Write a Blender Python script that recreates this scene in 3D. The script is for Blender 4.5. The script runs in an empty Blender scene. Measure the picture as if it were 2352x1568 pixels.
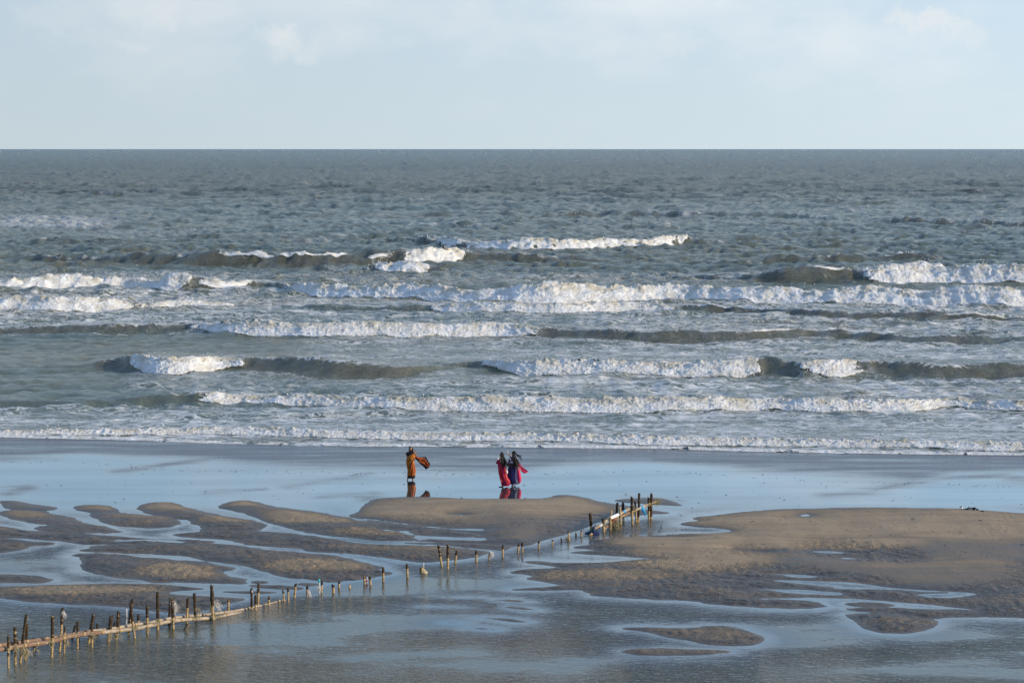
import bpy, math, random
import numpy as np
from mathutils import Vector, Matrix

# ------------------------------------------------------------------ camera, sky, sun
sc = bpy.context.scene
col = sc.collection
H = 15.0                       # eye height above the tidal flat
FPX, CX, CY = 4400.0, 1176.0, 784.0
TILT = math.atan(442.0 / FPX)
cam = bpy.data.cameras.new('camera'); camo = bpy.data.objects.new('camera', cam); col.objects.link(camo)
camo.location = (0, 0, H); camo.rotation_euler = (math.pi / 2 - TILT, 0, 0)
cam.sensor_width = 36.0; cam.lens = FPX / 2352.0 * 36.0
cam.clip_start = 0.5; cam.clip_end = 120000.0
sc.camera = camo

SUN_EL, SUN_AZ = math.radians(18.0), math.radians(100.0)   # azimuth from +Y (out to sea) towards +X
w = bpy.data.worlds.new('World'); sc.world = w; w.use_nodes = True
nt = w.node_tree; nt.nodes.clear()
def wn(t, **k):
    n = nt.nodes.new(t)
    for a, b in k.items(): setattr(n, a, b)
    return n
out = wn('ShaderNodeOutputWorld'); bg = wn('ShaderNodeBackground'); bg.inputs['Strength'].default_value = 0.1
sky = wn('ShaderNodeTexSky', sky_type='NISHITA', sun_disc=False)
sky.sun_elevation = SUN_EL; sky.sun_rotation = SUN_AZ; sky.air_density = 1.0; sky.dust_density = 0.7; sky.ozone_density = 2.0
tc = wn('ShaderNodeTexCoord')
mp = wn('ShaderNodeMapping'); mp.inputs['Scale'].default_value = (1, 1, 2.2)
nz = wn('ShaderNodeTexNoise'); nz.inputs['Scale'].default_value = 9.0; nz.inputs['Detail'].default_value = 10; nz.inputs['Roughness'].default_value = 0.55
cr = wn('ShaderNodeMapRange'); cr.inputs['From Min'].default_value = 0.44; cr.inputs['From Max'].default_value = 0.80
nz2 = wn('ShaderNodeTexNoise'); nz2.inputs['Scale'].default_value = 2.2; nz2.inputs['Detail'].default_value = 3
sep = wn('ShaderNodeSeparateXYZ')
veil = wn('ShaderNodeMapRange'); veil.inputs['From Min'].default_value = 0.0; veil.inputs['From Max'].default_value = 1.0
veil.inputs['To Min'].default_value = 0.97; veil.inputs['To Max'].default_value = 0.5
ramp = wn('ShaderNodeValToRGB')
for i, (ps, cl) in enumerate(((0.0, (5.9, 6.95, 7.5)), (0.08, (5.5, 6.8, 7.95)), (0.2, (4.2, 6.7, 9.2)), (0.5, (1.7, 4.2, 9.6)))):
    e = ramp.color_ramp.elements[i] if i < 2 else ramp.color_ramp.elements.new(ps)
    e.position = ps; e.color = (*[q / 10 for q in cl], 1)
rs = wn('ShaderNodeVectorMath', operation='SCALE'); rs.inputs['Scale'].default_value = 10.0
base = wn('ShaderNodeMixRGB')
clo = wn('ShaderNodeMixRGB'); clo.inputs['Color2'].default_value = (8.3, 8.4, 8.5, 1)
mul = wn('ShaderNodeMath', operation='MULTIPLY'); mul.inputs[1].default_value = 0.75
mul2 = wn('ShaderNodeMath', operation='MULTIPLY')
low = wn('ShaderNodeMapRange'); low.inputs['From Min'].default_value = 0.0; low.inputs['From Max'].default_value = 0.06
L = nt.links.new
L(tc.outputs['Generated'], mp.inputs['Vector']); L(mp.outputs['Vector'], nz.inputs['Vector']); L(tc.outputs['Generated'], nz2.inputs['Vector'])
L(tc.outputs['Generated'], sep.inputs[0]); L(sep.outputs['Z'], veil.inputs['Value']); L(sep.outputs['Z'], low.inputs['Value'])
L(sky.outputs[0], base.inputs['Color1']); L(veil.outputs[0], base.inputs['Fac'])
L(sep.outputs['Z'], ramp.inputs[0]); L(ramp.outputs[0], rs.inputs[0]); L(rs.outputs[0], base.inputs['Color2'])
L(nz.outputs[0], cr.inputs['Value']); L(cr.outputs[0], mul.inputs[0]); L(mul.outputs[0], mul2.inputs[0]); L(low.outputs[0], mul2.inputs[1])
L(base.outputs[0], clo.inputs['Color1']); L(mul2.outputs[0], clo.inputs['Fac'])
# broad brighter haze towards the sun side
dotn = wn('ShaderNodeVectorMath', operation='DOT_PRODUCT'); dotn.inputs[1].default_value = (math.sin(SUN_AZ), math.cos(SUN_AZ), 0.2)
sg = wn('ShaderNodeMapRange'); sg.inputs['From Min'].default_value = -0.45; sg.inputs['From Max'].default_value = 0.5
sg.inputs['To Min'].default_value = 0.93; sg.inputs['To Max'].default_value = 1.28
vm = wn('ShaderNodeVectorMath', operation='SCALE')
L(tc.outputs['Generated'], dotn.inputs[0]); L(dotn.outputs['Value'], sg.inputs['Value'])
L(clo.outputs[0], vm.inputs[0]); L(sg.outputs[0], vm.inputs['Scale'])
# small cumulus puffs, each at its own bearing and height
nw = wn('ShaderNodeTexNoise'); nw.inputs['Scale'].default_value = 55; nw.inputs['Detail'].default_value = 6; nw.inputs['Roughness'].default_value = 0.6
L(tc.outputs['Generated'], nw.inputs['Vector'])
wp = wn('ShaderNodeVectorMath', operation='MULTIPLY_ADD'); wp.inputs[1].default_value = (0.034, 0.034, 0.034)
L(nw.outputs['Color'], wp.inputs[0]); L(tc.outputs['Generated'], wp.inputs[2])
cur = vm.outputs[0]
for px_, py_, rd_, kk_ in ((668, 108, .017, .30), (640, 80, .011, .25), (2150, 62, .016, .5), (2075, 40, .012, .4), (2230, 85, .014, .25), (330, 8, .024, .3), (120, 30, .02, .15), (1560, 108, .012, .2), (1380, 120, .012, .15), (310, 105, .012, .2), (1930, 95, .02, .12), (1100, 40, .02, .12)):
    dx_ = (px_ - CX) / FPX; dy_ = -(py_ - CY) / FPX
    v_ = Vector((dx_, math.cos(TILT) + dy_ * math.sin(TILT), -math.sin(TILT) + dy_ * math.cos(TILT))).normalized() + Vector((.017, .017, .017))
    sb = wn('ShaderNodeVectorMath', operation='SUBTRACT'); sb.inputs[1].default_value = v_; L(wp.outputs[0], sb.inputs[0])
    s2_ = wn('ShaderNodeVectorMath', operation='MULTIPLY'); s2_.inputs[1].default_value = (0.8, 0.8, 1.5); L(sb.outputs[0], s2_.inputs[0])
    ln_ = wn('ShaderNodeVectorMath', operation='LENGTH'); L(s2_.outputs[0], ln_.inputs[0])
    mr_ = wn('ShaderNodeMapRange'); mr_.interpolation_type = 'SMOOTHSTEP'
    for a_, b_ in (('From Min', rd_), ('From Max', rd_ * .25), ('To Min', 0), ('To Max', kk_)): mr_.inputs[a_].default_value = b_
    L(ln_.outputs['Value'], mr_.inputs['Value'])
    mx_ = wn('ShaderNodeMixRGB'); mx_.inputs['Color2'].default_value = (8.8, 8.7, 8.5, 1); L(mr_.outputs[0], mx_.inputs['Fac']); L(cur, mx_.inputs['Color1']); cur = mx_.outputs[0]
L(cur, bg.inputs['Color']); L(bg.outputs[0], out.inputs[0])

sl = bpy.data.lights.new('sun', 'SUN'); sl.energy = 5.0; sl.angle = math.radians(0.53); sl.color = (1.0, 0.84, 0.62)
so = bpy.data.objects.new('sun', sl); col.objects.link(so)
sd = Vector((math.sin(SUN_AZ) * math.cos(SUN_EL), math.cos(SUN_AZ) * math.cos(SUN_EL), math.sin(SUN_EL)))
so.rotation_euler = sd.to_track_quat('Z', 'Y').to_euler()
vs = sc.view_settings; vs.view_transform = 'Standard'; vs.look = 'None'; vs.gamma = 1; vs.exposure = 0.02; vs.use_curve_mapping = False

# ------------------------------------------------------------------ helpers
random.seed(7); rng = np.random.default_rng(11)
ct, st_ = math.cos(TILT), math.sin(TILT)
def at(x, y, z=0.0):
    """survey point of the photograph laid on the horizontal plane z"""
    dx = (np.asarray(x, float) - CX) / FPX; dy = -(np.asarray(y, float) - CY) / FPX
    d1 = ct + dy * st_; d2 = -st_ + dy * ct
    t = (z - H) / d2
    return dx * t, d1 * t
def at_depth(x, y, Y):
    dx = (x - CX) / FPX; dy = -(y - CY) / FPX
    d1 = ct + dy * st_; d2 = -st_ + dy * ct
    t = Y / d1
    return Vector((dx * t, Y, H + d2 * t))
def toD(X, Y, z=0.0):
    zc = Y * ct - (z - H) * st_
    yc = Y * st_ + (z - H) * ct
    return CX + FPX * X / zc, CY - FPX * yc / zc

def hash2(i, j, s):
    n = (i.astype(np.int64) * 374761393 + j.astype(np.int64) * 668265263 + s * 974634777) & 0xffffffff
    n = ((n ^ (n >> 13)) * 1274126177) & 0xffffffff
    return ((n ^ (n >> 16)) & 0xffffff).astype(np.float32) / float(0xffffff)
def vnoise(x, y, s=0):
    xi = np.floor(x); yi = np.floor(y); fx = (x - xi).astype(np.float32); fy = (y - yi).astype(np.float32)
    xi = xi.astype(np.int64); yi = yi.astype(np.int64)
    fx = fx * fx * (3 - 2 * fx); fy = fy * fy * (3 - 2 * fy)
    a = hash2(xi, yi, s); b = hash2(xi + 1, yi, s); c = hash2(xi, yi + 1, s); d = hash2(xi + 1, yi + 1, s)
    return (a + (b - a) * fx) * (1 - fy) + (c + (d - c) * fx) * fy - 0.5      # -0.5..0.5
def fbm(x, y, s=0, o=4, g=0.5):
    r = 0; a = 1; t = 0
    for k in range(o):
        r = r + a * vnoise(x * 2 ** k + 17.3 * k, y * 2 ** k - 9.1 * k, s + k); t += a; a *= g
    return r / t * 1.6
def billow(x, y, s=0, o=4, g=0.55):
    r = 0; a = 1; t = 0
    for k in range(o):
        r = r + a * (1 - np.abs(vnoise(x * 2 ** k + 5.7 * k, y * 2 ** k + 3.1 * k, s + k)) * 4); t += a; a *= g
    return r / t            # about -1..1
def ss(x, a, b):
    t = np.clip((x - a) / (b - a), 0, 1); return t * t * (3 - 2 * t)

def link(name, me, mat=None, parent=None, smooth=True):
    if mat:
        me.materials.append(mat)
    if smooth and len(me.polygons):
        me.polygons.foreach_set('use_smooth', np.ones(len(me.polygons), dtype=bool))
    o = bpy.data.objects.new(name, me); col.objects.link(o)
    if parent: o.parent = parent
    return o
def tag(o, label=None, cat=None, group=None, kind=None):
    if label: o['label'] = label
    if cat: o['category'] = cat
    if group: o['group'] = group
    if kind: o['kind'] = kind
    return o
def thing(name, label, cat, loc=(0, 0, 0), rz=0, group=None):
    o = bpy.data.objects.new(name, None); col.objects.link(o); o.location = loc; o.rotation_euler = (0, 0, rz)
    o.empty_display_size = 0.2
    return tag(o, label, cat, group)
def grid_mesh(name, X, Y, Z, attrs=None, keep=None):
    r, c = X.shape
    co = np.stack([X, Y, Z], -1).reshape(-1, 3).astype(np.float32)
    idx = np.arange(r * c).reshape(r, c)
    q = np.stack([idx[:-1, :-1], idx[:-1, 1:], idx[1:, 1:], idx[1:, :-1]], -1).reshape(-1, 4)
    if keep is not None:
        kq = (keep[:-1, :-1] | keep[:-1, 1:] | keep[1:, 1:] | keep[1:, :-1]).reshape(-1)
        q = q[kq]
        used = np.zeros(r * c, bool); used[q.reshape(-1)] = True
        remap = np.cumsum(used) - 1
        q = remap[q]; co = co[used]
    else:
        used = None
    me = bpy.data.meshes.new(name)
    me.vertices.add(len(co)); me.vertices.foreach_set('co', co.reshape(-1))
    me.loops.add(len(q) * 4); me.loops.foreach_set('vertex_index', q.reshape(-1).astype(np.int32))
    me.polygons.add(len(q)); me.polygons.foreach_set('loop_start', np.arange(0, len(q) * 4, 4, dtype=np.int32))
    me.polygons.foreach_set('loop_total', np.full(len(q), 4, dtype=np.int32))
    for k, v in (attrs or {}).items():
        a = me.attributes.new(k, 'FLOAT', 'POINT')
        vv = v.reshape(-1).astype(np.float32)
        if used is not None: vv = vv[used]
        a.data.foreach_set('value', vv)
    me.update(calc_edges=True); me.validate()
    return me
class MB:
    def __init__(s): s.v = []; s.f = []
    def add(s, vs, fs):
        b = len(s.v); s.v += [tuple(v) for v in vs]; s.f += [tuple(i + b for i in f) for f in fs]; return s
    def mesh(s, name):
        me = bpy.data.meshes.new(name); me.from_pydata(s.v, [], s.f); me.update(); return me
    def build(s, name, mat, parent=None, smooth=True): return link(name, s.mesh(name), mat, parent, smooth)
def tube(mb, pts, rad, n=10, cap=True, wob=0.0, seed=0, flat=1.0):
    """tube along points, one radius per point"""
    r = random.Random(seed); pts = [Vector(p) for p in pts]
    if not hasattr(rad, '__len__'): rad = [rad] * len(pts)
    vs, fs = [], []
    up0 = None
    for i, p in enumerate(pts):
        t = (pts[min(i + 1, len(pts) - 1)] - pts[max(i - 1, 0)])
        if t.length < 1e-9: t = Vector((0, 0, 1))
        t.normalize()
        if up0 is None: up0 = t.orthogonal().normalized()
        u = (up0 - t * up0.dot(t))
        u = u.normalized() if u.length > 1e-6 else t.orthogonal().normalized()
        up0 = u; v = t.cross(u)
        for k in range(n):
            a = 2 * math.pi * k / n; rr = rad[i] * (1 + (r.uniform(-wob, wob) if wob else 0))
            vs.append(p + u * (math.cos(a) * rr) + v * (math.sin(a) * rr * flat))
    for i in range(len(pts) - 1):
        for k in range(n):
            a = i * n + k; b = i * n + (k + 1) % n
            fs.append((a, b, b + n, a + n))
    if cap:
        fs.append(tuple(range(n - 1, -1, -1))); fs.append(tuple((len(pts) - 1) * n + k for k in range(n)))
    mb.add(vs, fs); return mb
def blob(mb, c, r, n=8, m=5, wob=0.15, seed=0):
    q = random.Random(seed); c = Vector(c); vs = [c + Vector((0, 0, -r[2]))]
    for i in range(1, m):
        th = -math.pi / 2 + math.pi * i / m
        for k in range(n):
            a = 2 * math.pi * k / n; s = 1 + q.uniform(-wob, wob)
            vs.append(c + Vector((r[0] * math.cos(th) * math.cos(a) * s, r[1] * math.cos(th) * math.sin(a) * s, r[2] * math.sin(th) * s)))
    vs.append(c + Vector((0, 0, r[2]))); fs = []
    for k in range(n): fs.append((0, 1 + (k + 1) % n, 1 + k))
    for i in range(m - 2):
        for k in range(n):
            a = 1 + i * n + k; b = 1 + i * n + (k + 1) % n; fs.append((a, b, b + n, a + n))
    e = len(vs) - 1
    for k in range(n): fs.append((1 + (m - 2) * n + k, 1 + (m - 2) * n + (k + 1) % n, e))
    mb.add(vs, fs); return mb

# ------------------------------------------------------------------ materials
class NT:
    def __init__(s, name):
        s.m = bpy.data.materials.new(name); s.m.use_nodes = True; s.t = s.m.node_tree; s.t.nodes.clear()
        s.o = s.n('ShaderNodeOutputMaterial'); s.p = s.n('ShaderNodeBsdfPrincipled'); s.l(s.p.outputs[0], s.o.inputs[0])
    def n(s, t, **k):
        n = s.t.nodes.new(t)
        for a, b in k.items():
            if a.startswith('i_'): n.inputs[a[2:].replace('_', ' ')].default_value = b
            else: setattr(n, a, b)
        return n
    def l(s, a, b): s.t.links.new(a, b)
    def pos(s, scale=(1, 1, 1)):
        g = s.n('ShaderNodeNewGeometry'); m = s.n('ShaderNodeMapping'); m.inputs['Scale'].default_value = scale
        s.l(g.outputs['Position'], m.inputs['Vector']); return m.outputs[0]
    def obj(s, scale=(1, 1, 1)):
        g = s.n('ShaderNodeTexCoord'); m = s.n('ShaderNodeMapping'); m.inputs['Scale'].default_value = scale
        s.l(g.outputs['Object'], m.inputs['Vector']); return m.outputs[0]
    def noise(s, vec, scale, detail=4, rough=0.55, dist=0.0):
        n = s.n('ShaderNodeTexNoise'); n.inputs['Scale'].default_value = scale; n.inputs['Detail'].default_value = detail
        n.inputs['Roughness'].default_value = rough; n.inputs['Distortion'].default_value = dist
        s.l(vec, n.inputs['Vector']); return n.outputs[0]
    def rng(s, v, a, b, c=0.0, d=1.0, smooth=False):
        n = s.n('ShaderNodeMapRange'); n.interpolation_type = 'SMOOTHSTEP' if smooth else 'LINEAR'
        for k, x in zip(('From Min', 'From Max', 'To Min', 'To Max'), (a, b, c, d)):
            if hasattr(x, 'is_output'): s.l(x, n.inputs[k])
            else: n.inputs[k].default_value = x
        s.l(v, n.inputs['Value']); return n.outputs[0]
    def math(s, op, a, b=None, c=None):
        n = s.n('ShaderNodeMath', operation=op)
        for i, x in enumerate((a, b, c)):
            if x is None: continue
            if hasattr(x, 'is_output'): s.l(x, n.inputs[i])
            else: n.inputs[i].default_value = x
        return n.outputs[0]
    def mix(s, f, a, b):
        n = s.n('ShaderNodeMixRGB')
        for i, x in enumerate((f, a, b)):
            if hasattr(x, 'is_output'): s.l(x, n.inputs[i])
            elif i == 0: n.inputs[0].default_value = x
            else: n.inputs[i].default_value = (*x, 1)
        return n.outputs[0]
    def attr(s, name):
        n = s.n('ShaderNodeAttribute'); n.attribute_name = name; return n.outputs['Fac']
    def bump(s, h, dist, strength=1.0, normal=None):
        n = s.n('ShaderNodeBump'); n.inputs['Distance'].default_value = dist
        if hasattr(strength, 'is_output'): s.l(strength, n.inputs['Strength'])
        else: n.inputs['Strength'].default_value = strength
        s.l(h, n.inputs['Height'])
        if normal is not None: s.l(normal, n.inputs['Normal'])
        return n.outputs[0]
    def set(s, **k):
        for a, b in k.items():
            i = s.p.inputs[a.replace('_', ' ')]
            if hasattr(b, 'is_output'): s.l(b, i)
            elif isinstance(b, tuple): i.default_value = (*b, 1)
            else: i.default_value = b
        return s.m

def foam_lace(t, cov):
    """lacy foam cover: cov 0..1 -> mask; real pattern in world metres"""
    p = t.pos((0.62, 1.0, 1.0))
    wv = t.n('ShaderNodeTexNoise'); wv.inputs['Scale'].default_value = 0.9; wv.inputs['Detail'].default_value = 5
    t.l(p, wv.inputs['Vector'])
    add = t.n('ShaderNodeVectorMath', operation='MULTIPLY_ADD'); add.inputs[1].default_value = (2.2, 2.2, 0.0)
    t.l(wv.outputs['Color'], add.inputs[0]); t.l(p, add.inputs[2])
    def net(sc_):
        v = t.n('ShaderNodeTexVoronoi'); v.feature = 'DISTANCE_TO_EDGE'; v.inputs['Scale'].default_value = sc_; v.inputs['Randomness'].default_value = 1
        fl = t.n('ShaderNodeVectorMath', operation='MULTIPLY'); fl.inputs[1].default_value = (1, 1, 0)
        t.l(add.outputs[0], fl.inputs[0]); t.l(fl.outputs[0], v.inputs['Vector']); return v.outputs['Distance']
    big = t.noise(t.pos((0.14, 0.55, 0)), 1.0, 5, 0.65)
    c2 = t.math('MULTIPLY', cov, t.rng(big, 0.32, 0.68, -0.1, 1.45))
    out = None
    for sc_, k in ((0.75, 0.12), (2.1, 0.19)):
        m = t.rng(t.math('SUBTRACT', t.math('MULTIPLY', c2, k), net(sc_)), -0.06, 0.09, 0, 1, True)
        out = m if out is None else t.math('MAXIMUM', out, m)
    fine = t.noise(t.pos((0.5, 1.3, 1)), 2.6, 4, 0.6)
    out = t.math('MULTIPLY', out, t.rng(fine, 0.3, 0.6, 0.35, 0.95))
    return t.math('MULTIPLY', out, t.rng(cov, 0.0, 0.15, 0, 1)), fine

# sea water: silty, wind-roughened, foam lace by attribute
t = NT('sea_water')
cov = t.attr('foam'); lace, fine = foam_lace(t, cov)
silt = t.noise(t.pos((0.02, 0.05, 0)), 1.0, 3)
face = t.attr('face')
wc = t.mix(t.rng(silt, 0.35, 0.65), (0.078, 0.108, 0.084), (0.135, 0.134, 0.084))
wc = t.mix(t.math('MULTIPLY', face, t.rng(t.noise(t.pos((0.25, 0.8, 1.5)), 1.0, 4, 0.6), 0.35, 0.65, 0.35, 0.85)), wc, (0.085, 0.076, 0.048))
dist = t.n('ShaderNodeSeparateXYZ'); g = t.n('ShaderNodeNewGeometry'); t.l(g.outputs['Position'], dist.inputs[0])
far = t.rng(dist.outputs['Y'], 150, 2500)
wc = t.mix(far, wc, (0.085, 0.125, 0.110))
h1 = t.noise(t.pos((1.3, 2.0, 1)), 1.3, 6, 0.70, 0.4)
h2 = t.noise(t.pos((0.10, 0.16, 1)), 1.0, 8, 0.68, 0.3)
nb = t.bump(h1, 0.60, t.rng(dist.outputs['Y'], 100, 260, 0.35, 1.0))
nb = t.bump(h2, 16.0, t.rng(dist.outputs['Y'], 250, 700, 0.0, 1.0), nb)
fc = t.mix(fine, (0.55, 0.56, 0.53), (0.80, 0.79, 0.76))
M_SEA = t.set(Base_Color=t.mix(lace, wc, fc), Roughness=t.rng(lace, 0, 1, t.rng(dist.outputs['Y'], 250, 1500, 0.10, 0.26), 0.8), IOR=1.333, Normal=nb)

# breaker foam
t = NT('breaker_foam')
f1 = t.noise(t.pos(), 1.3, 5, 0.6); f2 = t.noise(t.pos(), 5.0, 5, 0.75)
cc = t.mix(t.rng(f1, 0.38, 0.66), (0.78, 0.78, 0.76), (0.58, 0.55, 0.48))
f3 = t.noise(t.pos((1, 1, 1)), 2.6, 6, 0.72, 0.4)
cc = t.mix(t.rng(f3, 0.32, 0.42), (0.22, 0.24, 0.22), cc)
dn = t.attr('dens'); hi = t.attr('high')
cc = t.mix(t.math('MULTIPLY', hi, t.rng(t.noise(t.pos((.7, .7, .7)), 1.1, 4, 0.6), 0.42, 0.62)), cc, (0.50, 0.455, 0.35))
fa = t.noise(t.pos((1, 0.8, 1.2)), 4.2, 6, 0.75)
al = t.rng(t.math('ADD', fa, t.math('MULTIPLY', dn, 0.62)), 0.66, 0.74, 0, 1, True)
M_FOAM = t.set(Alpha=al, Base_Color=cc, Roughness=0.75, Specular_IOR_Level=0.2, Normal=t.bump(f2, 0.15, 1.0))

t = NT('spray_foam')
M_SPRAY = t.set(Base_Color=(0.78, 0.77, 0.74), Roughness=0.8)

# shallow water of the flats; amp = ripple height, film = mirror film over firm sand, damp = film drained away
t = NT('tidal_water')
amp = t.attr('amp'); damp = t.attr('damp'); depth = t.attr('depth')
r1 = t.noise(t.pos((1.8, 3.0, 1)), 1.7, 3, 0.6, 0.9)
r2 = t.noise(t.pos((1.0, 2.0, 1)), 0.35, 3, 0.5)
calm = t.rng(t.noise(t.pos((0.10, 0.30, 1)), 1.0, 3, 0.5), 0.38, 0.60, 0.10, 1.0)
am = t.math('MULTIPLY', amp, calm)
rid = t.math('SUBTRACT', 1.0, t.math('MULTIPLY', t.math('ABSOLUTE', t.math('SUBTRACT', r1, 0.5)), 3.0))
nb = t.bump(rid, 0.11, am)
nb = t.bump(t.noise(t.pos((0.5, 1.3, 1)), 0.9, 3, 0.6, 0.5), 0.07, am, nb)
tiny = t.noise(t.pos((0.8, 3.5, 1)), 4.0, 4, 0.6)
dampn = t.math('MULTIPLY', damp, t.rng(t.noise(t.pos((0.10, 0.9, 1)), 1.0, 5, 0.62, 0.4), 0.36, 0.60, 0.50, 1.0))
nb = t.bump(tiny, 0.02, t.rng(dampn, 0, 1, 0.03, 1.0), nb)
bc = t.mix(depth, (0.042, 0.046, 0.042), (0.072, 0.074, 0.046))
bc = t.mix(dampn, bc, (0.075, 0.072, 0.070))
M_FLAT = t.set(Coat_Weight=t.math('MULTIPLY', t.rng(amp, 0, 0.35, 1, 0), t.math('MULTIPLY', t.rng(dampn, 0, 0.8, 1, 0.0), t.rng(t.noise(t.pos((0.06, 0.5, 1)), 1.0, 4, 0.6), 0.35, 0.6, 0.62, 1.0))), Coat_Roughness=0.02, Coat_IOR=1.6, Base_Color=bc, Roughness=t.rng(dampn, 0, 1, 0.03, 0.34), IOR=t.rng(amp, 0, 0.6, 1.6, 1.58), Normal=nb)

# sand: dry tan crowns, dark wet rippled skirts
t = NT('tidal_sand')
dry = t.attr('dry'); rip = t.attr('rip')
g1 = t.noise(t.pos((0.22, 1.5, 1)), 0.8, 7, 0.68, 0.9); g2 = t.noise(t.pos(), 14, 4, 0.7)
dd = t.math('ADD', dry, t.rng(g1, 0.3, 0.7, -0.34, 0.30))
wetc = t.mix(g2, (0.036, 0.028, 0.019), (0.085, 0.067, 0.045))
dryc = t.mix(g2, (0.25, 0.178, 0.100), (0.35, 0.258, 0.155))
cc = t.mix(t.rng(dd, -0.15, 1.15, 0, 1), wetc, dryc)
rp = t.noise(t.pos((2.2, 4.5, 1)), 1.6, 3, 0.6, 0.8)
nb = t.bump(rp, 0.18, rip)
nb = t.bump(g2, 0.012, 0.8, nb)
M_SAND = t.set(Base_Color=cc, Roughness=t.rng(dd, 0.0, 0.7, 0.42, 0.85), Specular_IOR_Level=0.4, Normal=nb)

def plain(name, c, rough=0.7, c2=None, sc_=8.0, bump=0.01, metal=0.0, spec=0.3, tr=0.0):
    t = NT(name); n1 = t.noise(t.obj(), sc_, 5, 0.65)
    k = t.mix(t.rng(n1, 0.3, 0.7), c, c2) if c2 else c
    kw = dict(Base_Color=k, Roughness=rough, Specular_IOR_Level=spec, Metallic=metal)
    if bump: kw['Normal'] = t.bump(n1, bump)
    if tr: kw['Transmission_Weight'] = tr
    return t.set(**kw)
M_DARK = plain('barnacled_bark', (0.022, 0.014, 0.008), 0.95, (0.075, 0.048, 0.025), 30, 0.03)
M_BAMB = plain('weathered_bamboo', (0.30, 0.19, 0.075), 0.6, (0.46, 0.33, 0.16), 9, 0.006)
M_NODE = plain('bamboo_node', (0.10, 0.07, 0.04), 0.8, (0.2, 0.15, 0.09), 12, 0.005)
M_RAIL = plain('grey_bamboo_rail', (0.22, 0.165, 0.115), 0.6, (0.42, 0.35, 0.25), 5, 0.004)
M_RAIL2 = plain('muddy_rail', (0.14, 0.08, 0.05), 0.8, (0.26, 0.17, 0.11), 16, 0.01)
M_ROPE = plain('frayed_rope', (0.20, 0.16, 0.085), 0.9, (0.42, 0.35, 0.2), 20, 0.005)
M_NET = plain('fishing_net_shreds', (0.55, 0.5, 0.42), 0.9, (0.78, 0.72, 0.66), 20, 0.0)
M_PVC = plain('grey_plastic_pipe', (0.30, 0.31, 0.32), 0.45, (0.45, 0.46, 0.47), 6, 0.0)
M_WHITE = plain('white_plastic_sheet', (0.75, 0.75, 0.74), 0.4, (0.85, 0.84, 0.82), 6, 0.01)
M_BLUE = plain('blue_plastic', (0.02, 0.28, 0.55), 0.4, (0.05, 0.42, 0.7), 8, 0.01)
M_CYAN = plain('cyan_cap', (0.03, 0.42, 0.45), 0.4)
M_NAVY = plain('navy_cloth', (0.004, 0.007, 0.02), 0.85, (0.01, 0.02, 0.09), 5, 0.02)
M_SACK = plain('wet_sacking', (0.30, 0.24, 0.13), 0.9, (0.48, 0.40, 0.25), 14, 0.02)
M_STONE = plain('wet_pebble', (0.02, 0.018, 0.016), 0.6)
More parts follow.
